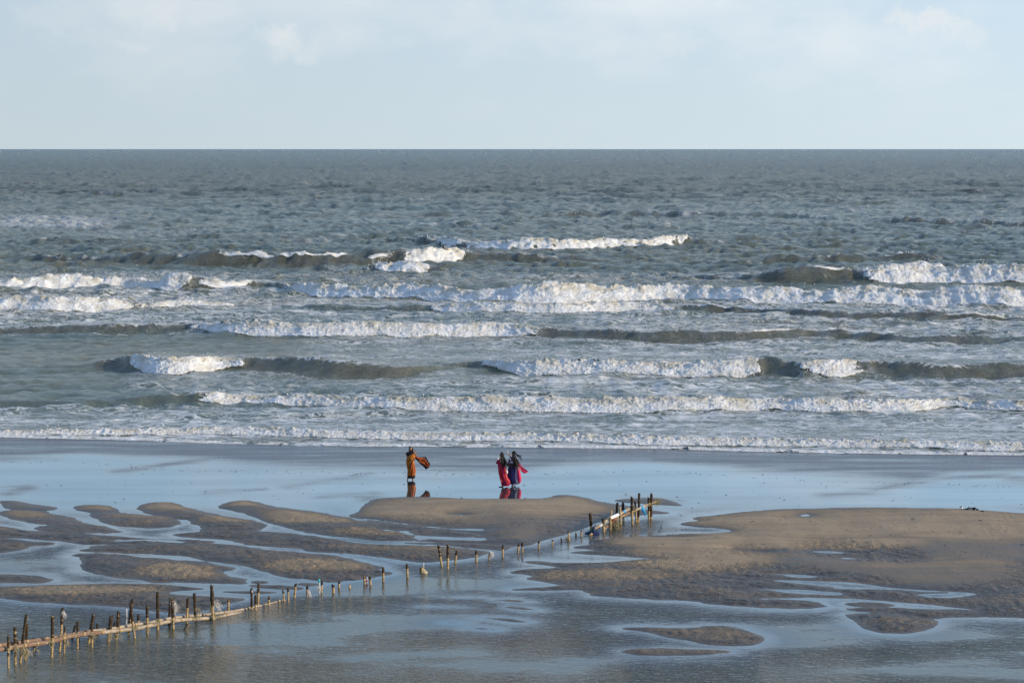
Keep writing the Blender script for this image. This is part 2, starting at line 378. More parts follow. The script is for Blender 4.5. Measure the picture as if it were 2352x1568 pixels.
# ------------------------------------------------------------------ sandbar survey (Z units: 3.286 per survey pixel)
b, c, d = 1932, 3864, 5796
def ZD(p): return [(x / 3.286, 1091 + y / 3.286) for x, y in p]
LAND = [
 [(-160,845),(0,845),(150,838),(400,832),(700,828),(900,820),(1150,822),(1300,830),(1400,840),(1570,856),(1450,862),(1350,868),(1240,888),(1300,900),(1400,908),(1600,915),(1750,925),(1830,935),(1780,950),(1700,965),(1620,985),(1540,1020),(1450,1040),(1350,1035),(1200,1020),(1050,1005),(900,990),(700,975),(450,965),(250,955),(100,935),(0,918),(-160,900)],
 [(-160,765),(0,755),(150,757),(260,765),(330,782),(365,798),(300,810),(200,815),(50,808),(-160,800)],
 [(540,600),(750,592),(900,596),(1050,618),(1200,632),(1400,650),(1600,668),(1750,700),(1740,715),(1650,712),(1665,735),(1660,760),(1690,780),(1780,790),(1880,815),(1800,820),(1600,816),(1400,812),(1200,812),(1130,800),(1100,785),(1000,775),(900,765),(800,745),(700,725),(650,705),(620,680),(640,660),(620,640),(600,615)],
 [(660,545),(760,528),(900,520),(1100,512),(1400,508),(1700,530),(1932,560),(b+300,585),(b+550,600),(b+700,630),(b+850,665),(b+960,692),(b+900,700),(b+890,715),(b+920,733),(b+985,740),(b+940,748),(b+850,765),(b+700,790),(b+560,808),(b+500,800),(b+400,780),(b+250,760),(b+130,735),(b+60,710),(1932,692),(1850,670),(1700,655),(1600,640),(1520,625),(1450,602),(1200,592),(1000,585),(850,577),(700,572),(640,562),(800,556),(980,553)],
 [(-160,388),(0,390),(60,400),(130,425),(300,436),(560,440),(700,450),(860,465),(1050,480),(1300,485),(1450,490),(1640,500),(1500,512),(1300,512),(1000,516),(760,522),(640,525),(600,512),(490,492),(400,488),(150,470),(0,472),(-160,472)],
 [(-160,475),(0,475),(150,490),(250,505),(330,510),(390,517),(250,522),(100,545),(170,552),(40,575),(0,582),(-160,590)],
 [(30,270),(130,268),(280,268),(380,280),(480,310),(560,330),(590,355),(700,380),(860,405),(960,425),(860,436),(700,432),(500,425),(380,410),(300,395),(330,378),(200,350),(110,320),(40,295)],
 [(0,195),(80,192),(150,200),(250,228),(400,240),(420,258),(300,272),(200,262),(60,255),(20,230)],
 [(600,225),(780,225),(870,245),(880,280),(940,295),(1100,305),(1200,310),(1320,330),(1340,368),(1250,395),(1000,392),(860,375),(780,350),(740,330),(700,315),(640,285),(600,255)],
 [(1010,240),(1080,215),(1200,203),(1300,208),(1370,235),(1450,265),(1600,300),(1750,325),(1932,352),(b+60,385),(b+20,400),(1932,418),(1750,420),(1620,418),(1500,425),(1530,395),(1500,370),(1450,335),(1350,330),(1240,310),(1130,290),(1040,258)],
 [(1640,245),(1720,205),(1850,188),(1932,205),(b+100,240),(b+250,255),(b+400,275),(b+550,300),(b+700,332),(b+800,347),(b+1000,362),(b+1150,372),(b+1300,387),(b+1400,402),(b+1250,408),(b+1000,410),(b+1050,438),(b+1150,465),(b+1250,487),(b+1150,500),(b+900,492),(b+700,468),(b+550,444),(b+430,430),(b+350,425),(b+280,410),(b+230,385),(b+150,365),(b+60,328),(1932,303),(1900,290),(1780,265)],
 [(1290,442),(1450,430),(1600,418),(1800,420),(1932,428),(b+100,435),(b+250,443),(b+400,465),(b+600,490),(b+800,517),(b+1000,530),(b+1200,530),(b+1400,540),(b+1600,562),(b+1765,580),(b+1700,600),(b+1600,620),(b+1450,640),(b+1300,655),(b+1150,645),(b+1000,625),(b+850,600),(b+700,587),(b+500,575),(b+390,570),(b+400,550),(b+250,535),(b+100,525),(1932,520),(1750,492),(1600,475),(1450,468),(1320,462)],
 [(b+770,285),(b+850,230),(b+870,192),(b+950,172),(b+1200,165),(b+1400,170),(b+1600,178),(b+1932,180),(c+200,180),(c+300,172),(c+340,152),(c+430,152),(c+560,174),(c+620,192),(c+700,207),(c+800,222),(c+950,245),(c+1050,270),(c+1150,282),(c+1000,297),(c+850,312),(c+700,337),(c+600,362),(c+520,400),(c+420,440),(c+330,465),(c+200,495),(c+130,525),(c+60,530),(c+0,530),(b+1900,548),(b+1850,572),(b+1700,556),(b+1500,530),(b+1300,520),(b+1150,512),(b+1100,503),(b+1250,489),(b+1400,474),(b+1690,481),(b+1640,466),(b+1720,450),(b+1620,440),(b+1560,420),(b+1400,406),(b+1200,392),(b+1000,366),(b+850,338),(b+740,303)],
 [(b+1190,418),(b+1400,410),(b+1560,425),(b+1700,452),(b+1650,466),(b+1500,462),(b+1300,450),(b+1200,432)],
 [(c+760,190),(c+900,178),(c+1050,172),(c+1150,178),(c+1230,205),(c+1290,232),(c+1180,226),(c+1000,212),(c+850,205)],
 [(c+900,262),(c+1050,262),(c+1200,285),(c+1120,292),(c+980,286)],
 [(1650,878),(1850,876),(b+150,882),(b+100,890),(1800,888)],
 [(b-60,826),(b+100,832),(b+250,840),(b+360,855),(b+200,858),(b+0,845)],
 [(b+330,820),(b+440,815),(b+475,825),(b+400,834)],
 [(b-20,802),(b+60,803),(b+60,812),(b-20,812)],
 [(b+1205,990),(b+1400,980),(b+1560,985),(b+1680,1000),(b+1500,1000),(b+1300,996)],
 [(b+1370,918),(b+1550,914),(b+1750,922),(b+1600,927)],
 [(b+1720,936),(b+1932,932),(c+100,944),(c+190,960),(c+0,958),(b+1800,946)],
 [(b+1620,1076),(b+1750,1070),(b+1932,1078),(c+60,1088),(c+150,1112),(c+0,1112),(b+1800,1090)],
 [(b+1850,992),(c+0,985),(c+130,992),(c+240,1020),(c+100,1022),(c+0,1010)],
 [(b+1380,1106),(b+1500,1102),(b+1620,1122),(b+1480,1120)],
 [(b+1570,1146),(b+1700,1143),(b+1850,1165),(b+1750,1170),(b+1620,1157)],
 [(c+1380,320),(c+1500,305),(c+1700,285),(c+1932,265),(d+100,258),(d+500,248),(d+900,246),(d+1400,252),(d+1700,270),(d+1932,290),(d+2400,310),(d+2900,330),(d+2900,1090),(d+2400,1082),(d+1932,1072),(d+1500,1065),(d+1350,1068),(d+1230,1080),(d+1000,1045),(d+800,1030),(d+640,1020),(d+520,987),(d+400,1000),(d+200,1005),(c+1932,995),(c+1700,985),(c+1480,965),(c+1400,945),(c+1100,935),(c+1000,925),(c+750,915),(c+590,905),(c+620,895),(c+560,880),(c+540,862),(c+300,864),(c+0,864),(c+100,855),(c+300,845),(c+420,830),(c+330,815),(c+200,792),(c+120,780),(c+200,762),(c+100,742),(c+0,735),(c+50,720),(c+200,705),(c+380,698),(c+250,674),(c+90,657),(c+400,662),(c+700,662),(c+900,645),(c+1130,628),(c+1050,622),(c+900,612),(c+700,602),(c+560,594),(c+430,583),(c+590,572),(c+660,575),(c+600,555),(c+450,545),(c+560,530),(c+640,515),(c+560,500),(c+700,480),(c+880,468),(c+1000,460),(c+1250,445),(c+1500,440),(c+1700,425),(c+1600,397),(c+1400,386),(c+1285,372),(c+1330,355),(c+1500,342),(c+1400,335)],
 [(d+580,1050),(d+700,1045),(d+900,1042),(d+1050,1062),(d+1200,1082),(d+1280,1110),(d+1200,1155),(d+1100,1180),(d+980,1192),(d+850,1185),(d+760,1165),(d+700,1130),(d+660,1100),(d+620,1070)],
 [(c+820,1155),(c+1000,1152),(c+1200,1160),(c+1400,1155),(c+1500,1140),(c+1620,1140),(c+1720,1165),(c+1800,1195),(c+1860,1215),(c+1885,1240),(c+1850,1265),(c+1780,1280),(c+1600,1282),(c+1450,1270),(c+1350,1245),(c+1200,1220),(c+1100,1190),(c+950,1165)],
 [(c+840,1328),(c+900,1313),(c+1100,1306),(c+1300,1313),(c+1450,1318),(c+1650,1328),(c+1550,1340),(c+1400,1350),(c+1100,1357),(c+950,1352),(c+860,1340)],
 [(c+90,652),(c+200,650),(c+300,655),(c+150,660)],
]
POND = [
 [(d+215,300),(d+270,290),(d+320,293),(d+345,308),(d+280,314),(d+230,310)],
 [(d+300,574),(d+380,566),(d+500,569),(d+670,585),(d+580,592),(d+450,590),(d+350,584)],
 [(d+520,622),(d+600,615),(d+740,630),(d+650,637),(d+560,633)],
 [(d+870,628),(d+920,624),(d+980,630),(d+920,634)],
 [(c+1670,564),(c+1760,567),(c+1940,582),(c+1830,582)],
 [(c+1000,461),(c+1270,464),(c+1340,468),(c+1150,468)],
 [(b+1475,295),(b+1530,289),(b+1620,300),(b+1550,304)],
 [(d-70,740),(d+0,737),(d+250,741),(d+380,755),(d+455,765),(d+300,779),(d+200,772),(d+60,752),(d-50,747)],
 [(d-190,790),(d-100,782),(d+100,787),(d+500,797),(d+750,818),(d+880,837),(d+1100,855),(d+1350,871),(d+1560,881),(d+1618,900),(d+1560,909),(d+1400,918),(d+1250,925),(d+1180,912),(d+1100,905),(d+1160,892),(d+1300,890),(d+1380,886),(d+1200,882),(d+1000,873),(d+800,865),(d+600,861),(d+470,850),(d+520,842),(d+380,833),(d+250,818),(d+100,808),(d-100,802)],
 [(d-200,850),(d-50,838),(d+150,848),(d+350,868),(d+595,888),(d+520,908),(d+300,900),(d+100,887),(d-50,877),(d-150,867)],
 [(d-100,926),(d+100,919),(d+300,922),(d+500,922),(d+800,933),(d+1100,962),(d+1400,982),(d+1700,1025),(d+1500,1024),(d+1200,1014),(d+1000,1004),(d+800,1003),(d+600,1012),(d+450,988),(d+330,952),(d+150,942),(d-60,937)],
 [(d+560,1050),(d+640,1028),(d+900,1038),(d+1060,1050),(d+1240,1078),(d+1180,1090),(d+900,1060)],
]
ISLE = [[(d+560,966),(d+750,960),(d+900,968),(d+960,985),(d+700,988)], LAND[-4]]
STREAM = [([(b+620,300),(b+800,325),(b+1000,350),(b+1250,385),(b+1500,405),(b+1690,410)], 0.22),
          ([(b+980,412),(b+1080,425),(b+1160,448),(b+1300,468),(b+1450,478),(b+1690,482)], 0.35),
          ([(b+1050,500),(b+1300,506),(b+1600,515),(b+1932,528),(c+60,535)], 0.12),
          ([(b+1300,524),(b+1500,540),(b+1700,560),(b+1850,575)], 0.22),
          ([(900,492),(1080,490),(1250,496),(1380,506)], 0.3),
          ([(100,340),(140,365),(300,378),(330,376)], 0.18),
          ([(150,360),(240,370),(330,378)], 0.18)]
def chaikin(p, n=1):
    p = np.array(p, float)
    for _ in range(n):
        q = np.roll(p, -1, 0); p = np.stack([p * .75 + q * .25, p * .25 + q * .75], 1).reshape(-1, 2)
    return p
def seg_d2(X, Y, ax, ay, bx, by):
    vx, vy = bx - ax, by - ay; l2 = vx * vx + vy * vy + 1e-9
    t = np.clip(((X - ax) * vx + (Y - ay) * vy) / l2, 0, 1)
    return (X - ax - t * vx) ** 2 + (Y - ay - t * vy) ** 2
def poly_sd(out, X, Y, poly, sign=None, pad=4.0):
    """out = max(out, signed distance) (positive inside)"""
    pd = chaikin(poly); px, py = at(pd[:, 0], pd[:, 1])
    m = (X > px.min() - pad) & (X < px.max() + pad) & (Y > py.min() - pad) & (Y < py.max() + pad)
    if not m.any(): return out
    x = X[m].astype(np.float32); y = Y[m].astype(np.float32)
    D = np.full(x.shape, 1e6, np.float32); ins = np.zeros(x.shape, bool)
    n = len(px)
    for i in range(n):
        ax, ay, bx, by = px[i], py[i], px[(i + 1) % n], py[(i + 1) % n]
        D = np.minimum(D, seg_d2(x, y, ax, ay, bx, by))
        if ay != by:
            ins ^= ((ay > y) != (by > y)) & (x < (bx - ax) * (y - ay) / (by - ay) + ax)
    s = np.sqrt(D); s = np.where(ins, s, -s)
    out[m] = np.maximum(out[m], s); return out

# trapezoid grid laid on the flat, about one node per render pixel
def flat_grid(Y0, Y1, rows, cols, A=0.36):
    yd0 = toD(0, Y0)[1]; yd1 = toD(0, Y1)[1]
    yd = np.linspace(yd0, yd1, rows); Yr = at(CX, yd)[1]
    a = np.linspace(-A, A, cols)
    Y = np.repeat(Yr[:, None], cols, 1); X = a[None, :] * Y
    return X, Y
GX, GY = flat_grid(50.0, 104.0, 620, 820)
land = np.full(GX.shape, -9.0, np.float32); neg = land.copy(); isl = land.copy()
THIN = [p for p in LAND if p[0] in ((b+1205,990),(b+1370,918),(b+1720,936),(b+1620,1076),(b+1850,992),(b+1380,1106),(b+1570,1146))]
thin = np.full(GX.shape, -9.0, np.float32)
for p in LAND:
    if p in THIN: poly_sd(thin, GX, GY, ZD(p))
    else: poly_sd(land, GX, GY, ZD(p))
land = np.maximum(land, thin - 0.22)
for p in POND: poly_sd(neg, GX, GY, ZD(p), pad=6)
for p in ISLE: poly_sd(isl, GX, GY, ZD(p), pad=6)
for pts, wd in STREAM:
    q = ZD(pts); px, py = at([k[0] for k in q], [k[1] for k in q])
    D = np.full(GX.shape, 1e6, np.float32)
    for i in range(len(px) - 1): D = np.minimum(D, seg_d2(GX, GY, px[i], py[i], px[i + 1], py[i + 1]))
    neg = np.maximum(neg, wd - np.sqrt(D))
SD = np.maximum(np.minimum(land, -neg), isl)
XD0, YD0 = toD(GX, GY)
chan = ss(YD0, 1140, 1170) * (1 - ss(YD0, 1330, 1360)) * (1 - ss(XD0, 900, 1100)) + .7 * ss(YD0, 1270, 1310) * (1 - ss(YD0, 1400, 1420)) * ss(XD0, 1500, 1650)
SD = SD + chan * (0.42 * fbm(GX * 0.55 + GY * .25, GY * 1.1, 15, 4) + .04) + 0.10 + 0.16 * fbm(GX * 0.7, GY * 0.5, 3, 4) + 0.05 * fbm(GX * 4, GY * 3, 9, 2)
XD, YD = toD(GX, GY)
relief = fbm(GX * 0.16, GY * 0.11, 21, 4)
relief2 = fbm(GX * 0.6, GY * 0.35, 31, 4)
Hin = 0.17 * (1 - np.exp(-np.clip(SD, 0, 9) / 1.1)) * (1 + 0.9 * relief) + 0.055 * relief2 * ss(SD, 0.1, 1.5)
Hout = -0.14 * (1 - np.exp(np.clip(SD, -9, 0) / 0.8))
GZ = np.where(SD > 0, np.maximum(Hin, 0.004 + 0.01 * np.clip(SD, 0, 1)), Hout)
# ripple marks: short crested, 25 cm apart, strongest on the skirts of the bars
wx = GX + 0.5 * fbm(GX * 0.9, GY * 0.9, 41, 2); wy = GY + 0.6 * fbm(GX * 0.8, GY * 0.8, 43, 2)
rp = np.abs(vnoise(wx * 2.6, wy * 3.4, 51)) * 2 + 0.4 * vnoise(wx * 6, wy * 7, 52)
ripm = 1.0 * ss(SD, 0.02, 0.3) * ss(fbm(GX * 0.13, GY * 0.10, 61, 3) - 0.25 * (relief - 0.1) + 0.28 * (1 - ss(SD, 0.5, 2.5)), -0.02, 0.22) * ss(YD, 1165, 1230)
GZ = GZ + 0.048 * (rp - 0.5) * ripm
zx = (XD * 3.286); zy = (YD - 1091) * 3.286
dry = ss(GZ + 0.06 * relief2, 0.03, 0.16) * 0.35
TAN = [(1400,735,380,52,1),(b+480,700,450,48,1),(600,880,650,42,.9),(200,300,190,28,.8),(0,410,80,20,.8),(750,250,160,28,.7),(1050,325,300,22,.6),
 (1250,240,230,38,.9),(1700,345,260,28,.7),(1850,215,160,28,.9),(b+400,335,480,48,.9),(b+900,440,360,32,.8),(b+1400,265,680,95,.95),(c+200,260,520,85,.85),
 (b+1100,558,500,22,.6),(c+1300,520,620,62,1),(c+1400,650,620,90,1),(c+700,765,650,45,.85),(d+400,380,1300,115,1),(d+1700,400,900,130,1),(d+300,525,900,55,.85),
 (c+1350,1200,520,55,.6),(c+1200,1335,400,22,.4),(d+1300,700,700,25,.35),(d+900,650,600,20,.3)]
acc = np.zeros(GX.shape)
nzx = 60 * fbm(GX * 0.35, GY * 0.25, 90, 3); nzy = 22 * fbm(GX * 0.3, GY * 0.4, 91, 4)
for cx_, cy_, rx_, ry_, k_ in TAN:
    dd_ = ((zx + nzx - cx_) / rx_) ** 2 + ((zy + nzy - cy_) / ry_) ** 2
    acc = np.maximum(acc, k_ * (1 - ss(dd_, 0.35, 1.5)))
dry = np.clip(dry + 0.8 * acc, 0, 1) * ss(SD, 0.0, 0.5) * (1 - 0.45 * ripm * (1 - acc))
# footprints pressed into the firm bank
fr = random.Random(17)
for trail in ([(d+1790,290),(d+1720,350),(d+1640,415),(d+1690,470),(d+1720,520)], [(d+1440,275),(d+1200,330),(d+1080,360),(d+860,412),(d+680,440)], [(c+1580,560),(c+1480,610),(c+1500,660)], [(d+1850,300),(d+1760,400),(d+1800,470)]):
    q_ = ZD(trail); tx, ty = at([k[0] for k in q_], [k[1] for k in q_]); cum = np.concatenate([[0], np.cumsum(np.hypot(np.diff(tx), np.diff(ty)))])
    s_ = 0; side = 1
    while s_ < cum[-1]:
        fx0 = np.interp(s_, cum, tx) + side * .11 + fr.gauss(0, .04); fy0 = np.interp(s_, cum, ty) + fr.gauss(0, .05)
        r0 = np.searchsorted(GY[:, 0], fy0) if GY[0, 0] < GY[-1, 0] else len(GY) - np.searchsorted(GY[::-1, 0], fy0)
        a0, a1 = max(r0 - 8, 0), min(r0 + 8, GX.shape[0]); cc0 = int(np.argmin(np.abs(GX[min(r0, GX.shape[0] - 1)] - fx0))); b0, b1 = max(cc0 - 10, 0), min(cc0 + 10, GX.shape[1])
        dd0 = np.sqrt(((GX[a0:a1, b0:b1] - fx0) / .09) ** 2 + ((GY[a0:a1, b0:b1] - fy0) / .15) ** 2)
        GZ[a0:a1, b0:b1] += -0.016 * np.exp(-dd0 ** 2) + 0.010 * np.exp(-((dd0 - 1.5) / .45) ** 2)
        s_ += .62; side = -side
me = grid_mesh('sand', GX, GY, GZ, {'dry': dry, 'rip': 0.15 + 0.85 * ripm})
tag(link('sand', me, M_SAND), kind='structure')

# water lying on the flat
damp = np.zeros(GX.shape, np.float32)
DAMP = [  # soft damp patches of the shore band in survey pixels: x0,y0,x1,y1 (spine), half width
 [(-300,1030),(200,1028),(700,1040),(1200,1048),(1700,1056),(2500,1068)], [30, 22, 28, 36, 24, 36],
]
spx = np.interp(XD, [p[0] for p in DAMP[0]], [p[1] for p in DAMP[0]])
low_edge = np.interp(XD, [-300, 0, 200, 400, 550, 750, 925, 1176, 1300, 1476, 1676, 1926, 2100, 2200, 2500],
                         [1066, 1062, 1046, 1052, 1068, 1077, 1084, 1086, 1070, 1064, 1080, 1100, 1110, 1090, 1080])
wob = 10 * fbm(GX * 0.12, GY * 0.5, 71, 4)
damp = 1 - ss(YD, low_edge - 20 + wob, low_edge + 9 + wob)
def tongue(pts, wd, soft, k=1.0):
    global damp
    D = np.full(GX.shape, 1e6, np.float32)
    for i in range(len(pts) - 1):
        D = np.minimum(D, seg_d2(XD / 4.0, YD, pts[i][0] / 4.0, pts[i][1], pts[i + 1][0] / 4.0, pts[i + 1][1]))
    D = np.sqrt(D) + 4.5 * fbm(XD / 70, YD / 8, 73, 4)
    damp = np.maximum(damp, 0.8 * k * (1 - ss(D, wd - 1.6 * soft, wd + 1.6 * soft)))
tongue([(270,1082),(330,1074),(420,1060),(520,1048)], 5, 4)
tongue([(660,1118),(720,1108),(800,1097),(850,1086)], 4, 4, .8)
tongue([(475,1131),(520,1128),(600,1124)], 3.5, 3, .9)
tongue([(745,1140),(800,1136),(840,1140)], 5, 4, .8)
tongue([(835,1150),(850,1143),(860,1134)], 5, 4, .8)
tongue([(1905,1137),(1990,1130),(2060,1114),(2150,1100),(2300,1090)], 7, 5, .9)
tongue([(2330,1100),(2420,1110)], 9, 6, .9)
tongue([(20,1132),(45,1125),(60,1120)], 6, 3, .9); tongue([(0,1118),(60,1116)], 2.5, 2, .9)
tongue([(640,1172),(740,1180),(850,1196)], 4, 3, .7); tongue([(1440,1140),(1560,1150)], 5, 4, .6)
tongue([(430,1170),(520,1180),(570,1190)], 5, 4, .6); tongue([(140,1178),(200,1184)], 6, 4, .6); tongue([(290,1175),(340,1178)], 4, 4, .7)
tongue([(620,1240),(760,1250)], 5, 4, .5)
edge = ss(-SD + 0.35 * fbm(GX * 0.5, GY * 0.3, 33, 3), -0.2, 1.9)
amp = ss(YD, 1145, 1215) * (0.12 + 0.88 * edge)
amp = amp * (0.75 + 0.25 * ss(YD, 1250, 1400))
film = YD < np.interp(XD, [-200, 0, 300, 600, 850, 1176, 1500, 1650, 2600], [1150, 1150, 1160, 1155, 1150, 1152, 1165, 1180, 1185])
depth = ss(-SD, 0.2, 2.5) * ss(YD, 1160, 1240)
FZ = np.zeros(GX.shape)
at_ = {'amp': amp, 'damp': damp * ss(YD, 990, 1005), 'depth': depth}
vis = SD < 0.6
me = grid_mesh('wet_sand', GX, GY, FZ, at_, keep=film & vis & (GY < at(CX, np.interp(XD, [-400, 0, 300, 500, 800, 1176, 1526, 1826, 2352, 2800], [1000, 1004.5, 1011, 1019, 1025, 1027.5, 1031, 1040, 1046, 1050]))[1] + 0.8))
tag(link('wet_sand', me, M_FLAT), kind='structure')
r_, c_ = film.shape
fq = (film[:-1, :-1] | film[:-1, 1:] | film[1:, 1:] | film[1:, :-1])
nf = np.zeros(film.shape, bool)                 # nodes whose quads all lie outside the film sheet
kq = ~fq
class _K: pass
def grid_mesh_q(name, X, Y, Z, attrs, kq):
    r, cc_ = X.shape; idx = np.arange(r * cc_).reshape(r, cc_)
    q = np.stack([idx[:-1, :-1], idx[:-1, 1:], idx[1:, 1:], idx[1:, :-1]], -1)[kq]
    used = np.zeros(r * cc_, bool); used[q.reshape(-1)] = True; remap = np.cumsum(used) - 1; q = remap[q]
    co = np.stack([X, Y, Z], -1).reshape(-1, 3)[used].astype(np.float32)
    me = bpy.data.meshes.new(name); me.vertices.add(len(co)); me.vertices.foreach_set('co', co.reshape(-1))
    me.loops.add(len(q) * 4); me.loops.foreach_set('vertex_index', q.reshape(-1).astype(np.int32))
    me.polygons.add(len(q)); me.polygons.foreach_set('loop_start', np.arange(0, len(q) * 4, 4, dtype=np.int32))
    me.polygons.foreach_set('loop_total', np.full(len(q), 4, dtype=np.int32))
    for k, v in attrs.items():
        a = me.attributes.new(k, 'FLOAT', 'POINT'); a.data.foreach_set('value', v.reshape(-1)[used].astype(np.float32))
    me.update(calc_edges=True); me.validate(); return me
visq = vis[:-1, :-1] | vis[:-1, 1:] | vis[1:, 1:] | vis[1:, :-1]
me = grid_mesh_q('water', GX, GY, FZ, at_, kq & visq)
tag(link('water', me, M_FLAT), kind='structure')

# ------------------------------------------------------------------ the sea
EDGE = ([-400, 0, 300, 500, 800, 1176, 1526, 1826, 2352, 2800], [1000, 1004.5, 1011, 1019, 1025, 1027.5, 1031, 1040, 1046, 1050])
WAVES = [
 dict(foot=[(200,548),(380,548),(600,548),(800,546)], app=[(200,0),(380,9),(550,12),(800,4),(900,0)], seg=[]),
 dict(foot=[(-500,562),(0,562),(180,560),(400,560)], app=[(-500,10),(0,12),(90,20),(200,14),(330,5),(450,0)], seg=[(60,105,'crest','tiny foam cap on the dark swell at the left edge')]),
 dict(foot=[(1100,515),(1340,494),(1600,500),(1830,500),(2000,512),(2352,522),(2700,522)], app=[(1050,0),(1250,10),(1400,13),(1600,15),(1800,9),(2000,8),(2150,16),(2352,18),(2700,10)], seg=[]),
 dict(foot=[(760,555),(900,558),(975,562),(1030,571),(1180,575),(1300,575),(1400,571),(1500,569),(1590,563),(1700,564),(1900,566)], app=[(700,0),(820,6),(930,14),(1000,22),(1180,27),(1300,25),(1500,25),(1580,23),(1640,12),(1800,5),(1950,0)],
      seg=[(930,1000,'crest',None),(990,1595,'full','farthest white breaker, short foam roll near the middle of the sea')]),
 dict(foot=[(1500,606),(1700,610),(1850,606),(2050,600),(2352,604),(2700,606)], app=[(1450,0),(1600,8),(1800,14),(2050,19),(2200,14),(2400,14),(2700,14)], seg=[(2035,2110,'crest','thin foam line on the far swell at the right')]),
 dict(foot=[(-500,600),(0,600),(200,606),(450,614),(700,616),(920,610),(1085,603),(1250,604),(1450,602)], app=[(-500,10),(0,14),(200,26),(450,44),(700,44),(915,40),(1000,38),(1085,30),(1250,22),(1450,12),(1600,0)],
      seg=[(470,920,'crest',None),(918,1088,'full','foam spilling at the right end of the long dark swell')]),
 dict(foot=[(640,618),(740,622),(840,630),(985,632),(1100,630),(1250,628)], app=[(680,0),(760,12),(850,26),(960,34),(1010,20),(1100,10),(1250,0)],
      seg=[(745,845,'crest',None),(838,988,'full','small curling breaker just below the spilling end of the dark swell')]),
 dict(foot=[(1560,640),(1700,650),(1800,657),(1900,656),(2000,654),(2150,650),(2352,654),(2700,656)], app=[(1500,0),(1650,14),(1760,34),(1880,50),(2000,52),(2150,46),(2352,52),(2700,50)],
      seg=[(1870,1995,'crest',None),(1985,2760,'full','bulky white breaker at the right edge behind the longest foam roll')]),
 dict(foot=[(-500,668),(0,667),(150,662),(300,660),(400,668),(500,668),(600,660)], app=[(-500,28),(0,30),(130,28),(300,26),(430,36),(520,30),(600,14),(680,0)],
      seg=[(-560,440,'full','upper of the two foam rolls at the left edge'),(440,600,'lace','broken foam crest trailing right of the upper left foam roll')]),
 dict(foot=[(560,655),(640,664),(700,679),(800,683),(950,687),(1100,695),(1250,700),(1400,694),(1560,690),(1700,695),(1900,699),(2100,702),(2300,706),(2700,708)], app=[(560,0),(640,14),(700,24),(800,26),(950,30),(1100,38),(1250,48),(1330,46),(1400,36),(1550,34),(1700,36),(1900,38),(2100,44),(2300,46),(2700,46)],
      seg=[(645,2760,'full','longest and tallest white foam roll, from left of centre to the right edge')]),
 dict(foot=[(-500,722),(0,716),(130,718),(325,712),(400,708),(520,706),(640,704)], app=[(-500,30),(0,30),(130,32),(310,26),(350,12),(430,20),(520,10),(640,0)],
      seg=[(-560,332,'full','lower of the two foam rolls at the left edge'),(332,540,'full','little foam lump right of the lower left foam roll')]),
 dict(foot=[(560,706),(750,716),(980,716),(1120,720),(1300,722),(1450,716),(1560,718),(1750,724),(1900,734),(2150,740),(2352,742),(2700,742)], app=[(560,0),(750,10),(980,16),(1120,24),(1300,24),(1500,22),(1650,20),(1800,22),(1950,20),(2150,22),(2352,18),(2700,16)],
      seg=[(985,1560,'full','low foam roll close in front of the longest one'),(1560,1850,'crest','thin foam crest trailing right from the low roll'),(2150,2760,'crest','thin foam crest at the right edge under the longest roll')]),
 dict(foot=[(-500,772),(0,768),(250,768),(430,764),(560,772),(700,775),(950,776),(1150,772),(1300,778),(1500,788),(1700,788),(1880,780),(2100,792),(2352,792),(2700,790)], app=[(-500,12),(0,16),(250,20),(430,24),(560,30),(700,33),(950,34),(1150,30),(1300,32),(1500,32),(1700,26),(1880,20),(2050,22),(2352,16),(2700,12)],
      seg=[(432,1245,'full','wide white breaker left of centre, its right side a smooth dark face'),(1245,1300,'crest',None),(1690,1890,'crest','foam crest near the right end of the smooth dark face')]),
 dict(foot=[(60,850),(200,850),(290,852),(350,864),(430,862),(500,850),(600,855),(750,868),(900,868),(1050,850)], app=[(60,0),(200,12),(270,36),(330,50),(430,44),(500,32),(600,36),(750,46),(880,30),(1000,14),(1080,0)],
      seg=[(276,560,'full','short tumbling breaker in the left part with a ragged white front'),(555,640,'crest','foam streak on the crest of the left breaker')]),
 dict(foot=[(1000,850),(1105,848),(1200,860),(1350,862),(1500,864),(1650,866),(1755,866),(1835,872),(1950,868),(2010,866),(2150,874),(2352,870),(2700,868)], app=[(960,0),(1080,22),(1200,32),(1350,34),(1500,34),(1650,34),(1740,42),(1800,50),(1850,46),(1950,40),(2010,36),(2150,38),(2352,32),(2700,28)],
      seg=[(1103,1757,'full','long foam roll ending at the hollow brown curl on the right'),(1835,2012,'full','plunging white breaker right of the hollow brown curl')]),
 dict(foot=[(-500,935),(0,938),(200,940),(430,934),(560,930),(740,936),(900,944),(1176,948),(1400,950),(1640,949),(1760,944),(1900,949),(2100,947),(2170,938),(2352,948),(2700,948)], app=[(-500,12),(0,18),(200,18),(400,26),(460,30),(560,20),(740,24),(900,28),(1176,30),(1400,32),(1640,32),(1760,24),(1900,26),(2100,24),(2200,18),(2352,22),(2700,22)],
      seg=[(432,2760,'full','continuous foam roll nearest the beach but one')]),
 dict(foot=[(-500,1000),(0,1001),(300,1002),(500,1000),(620,1003),(700,1007),(1000,1012),(1176,1015),(1500,1024),(1800,1027),(2352,1038),(2700,1040)], app=[(-500,8),(0,9),(300,9),(500,12),(620,16),(900,16),(1176,15),(1500,18),(1800,14),(2352,20),(2700,18)],
      seg=[(-560,2760,'full','last low foam roll running up onto the wet sand')]),
]
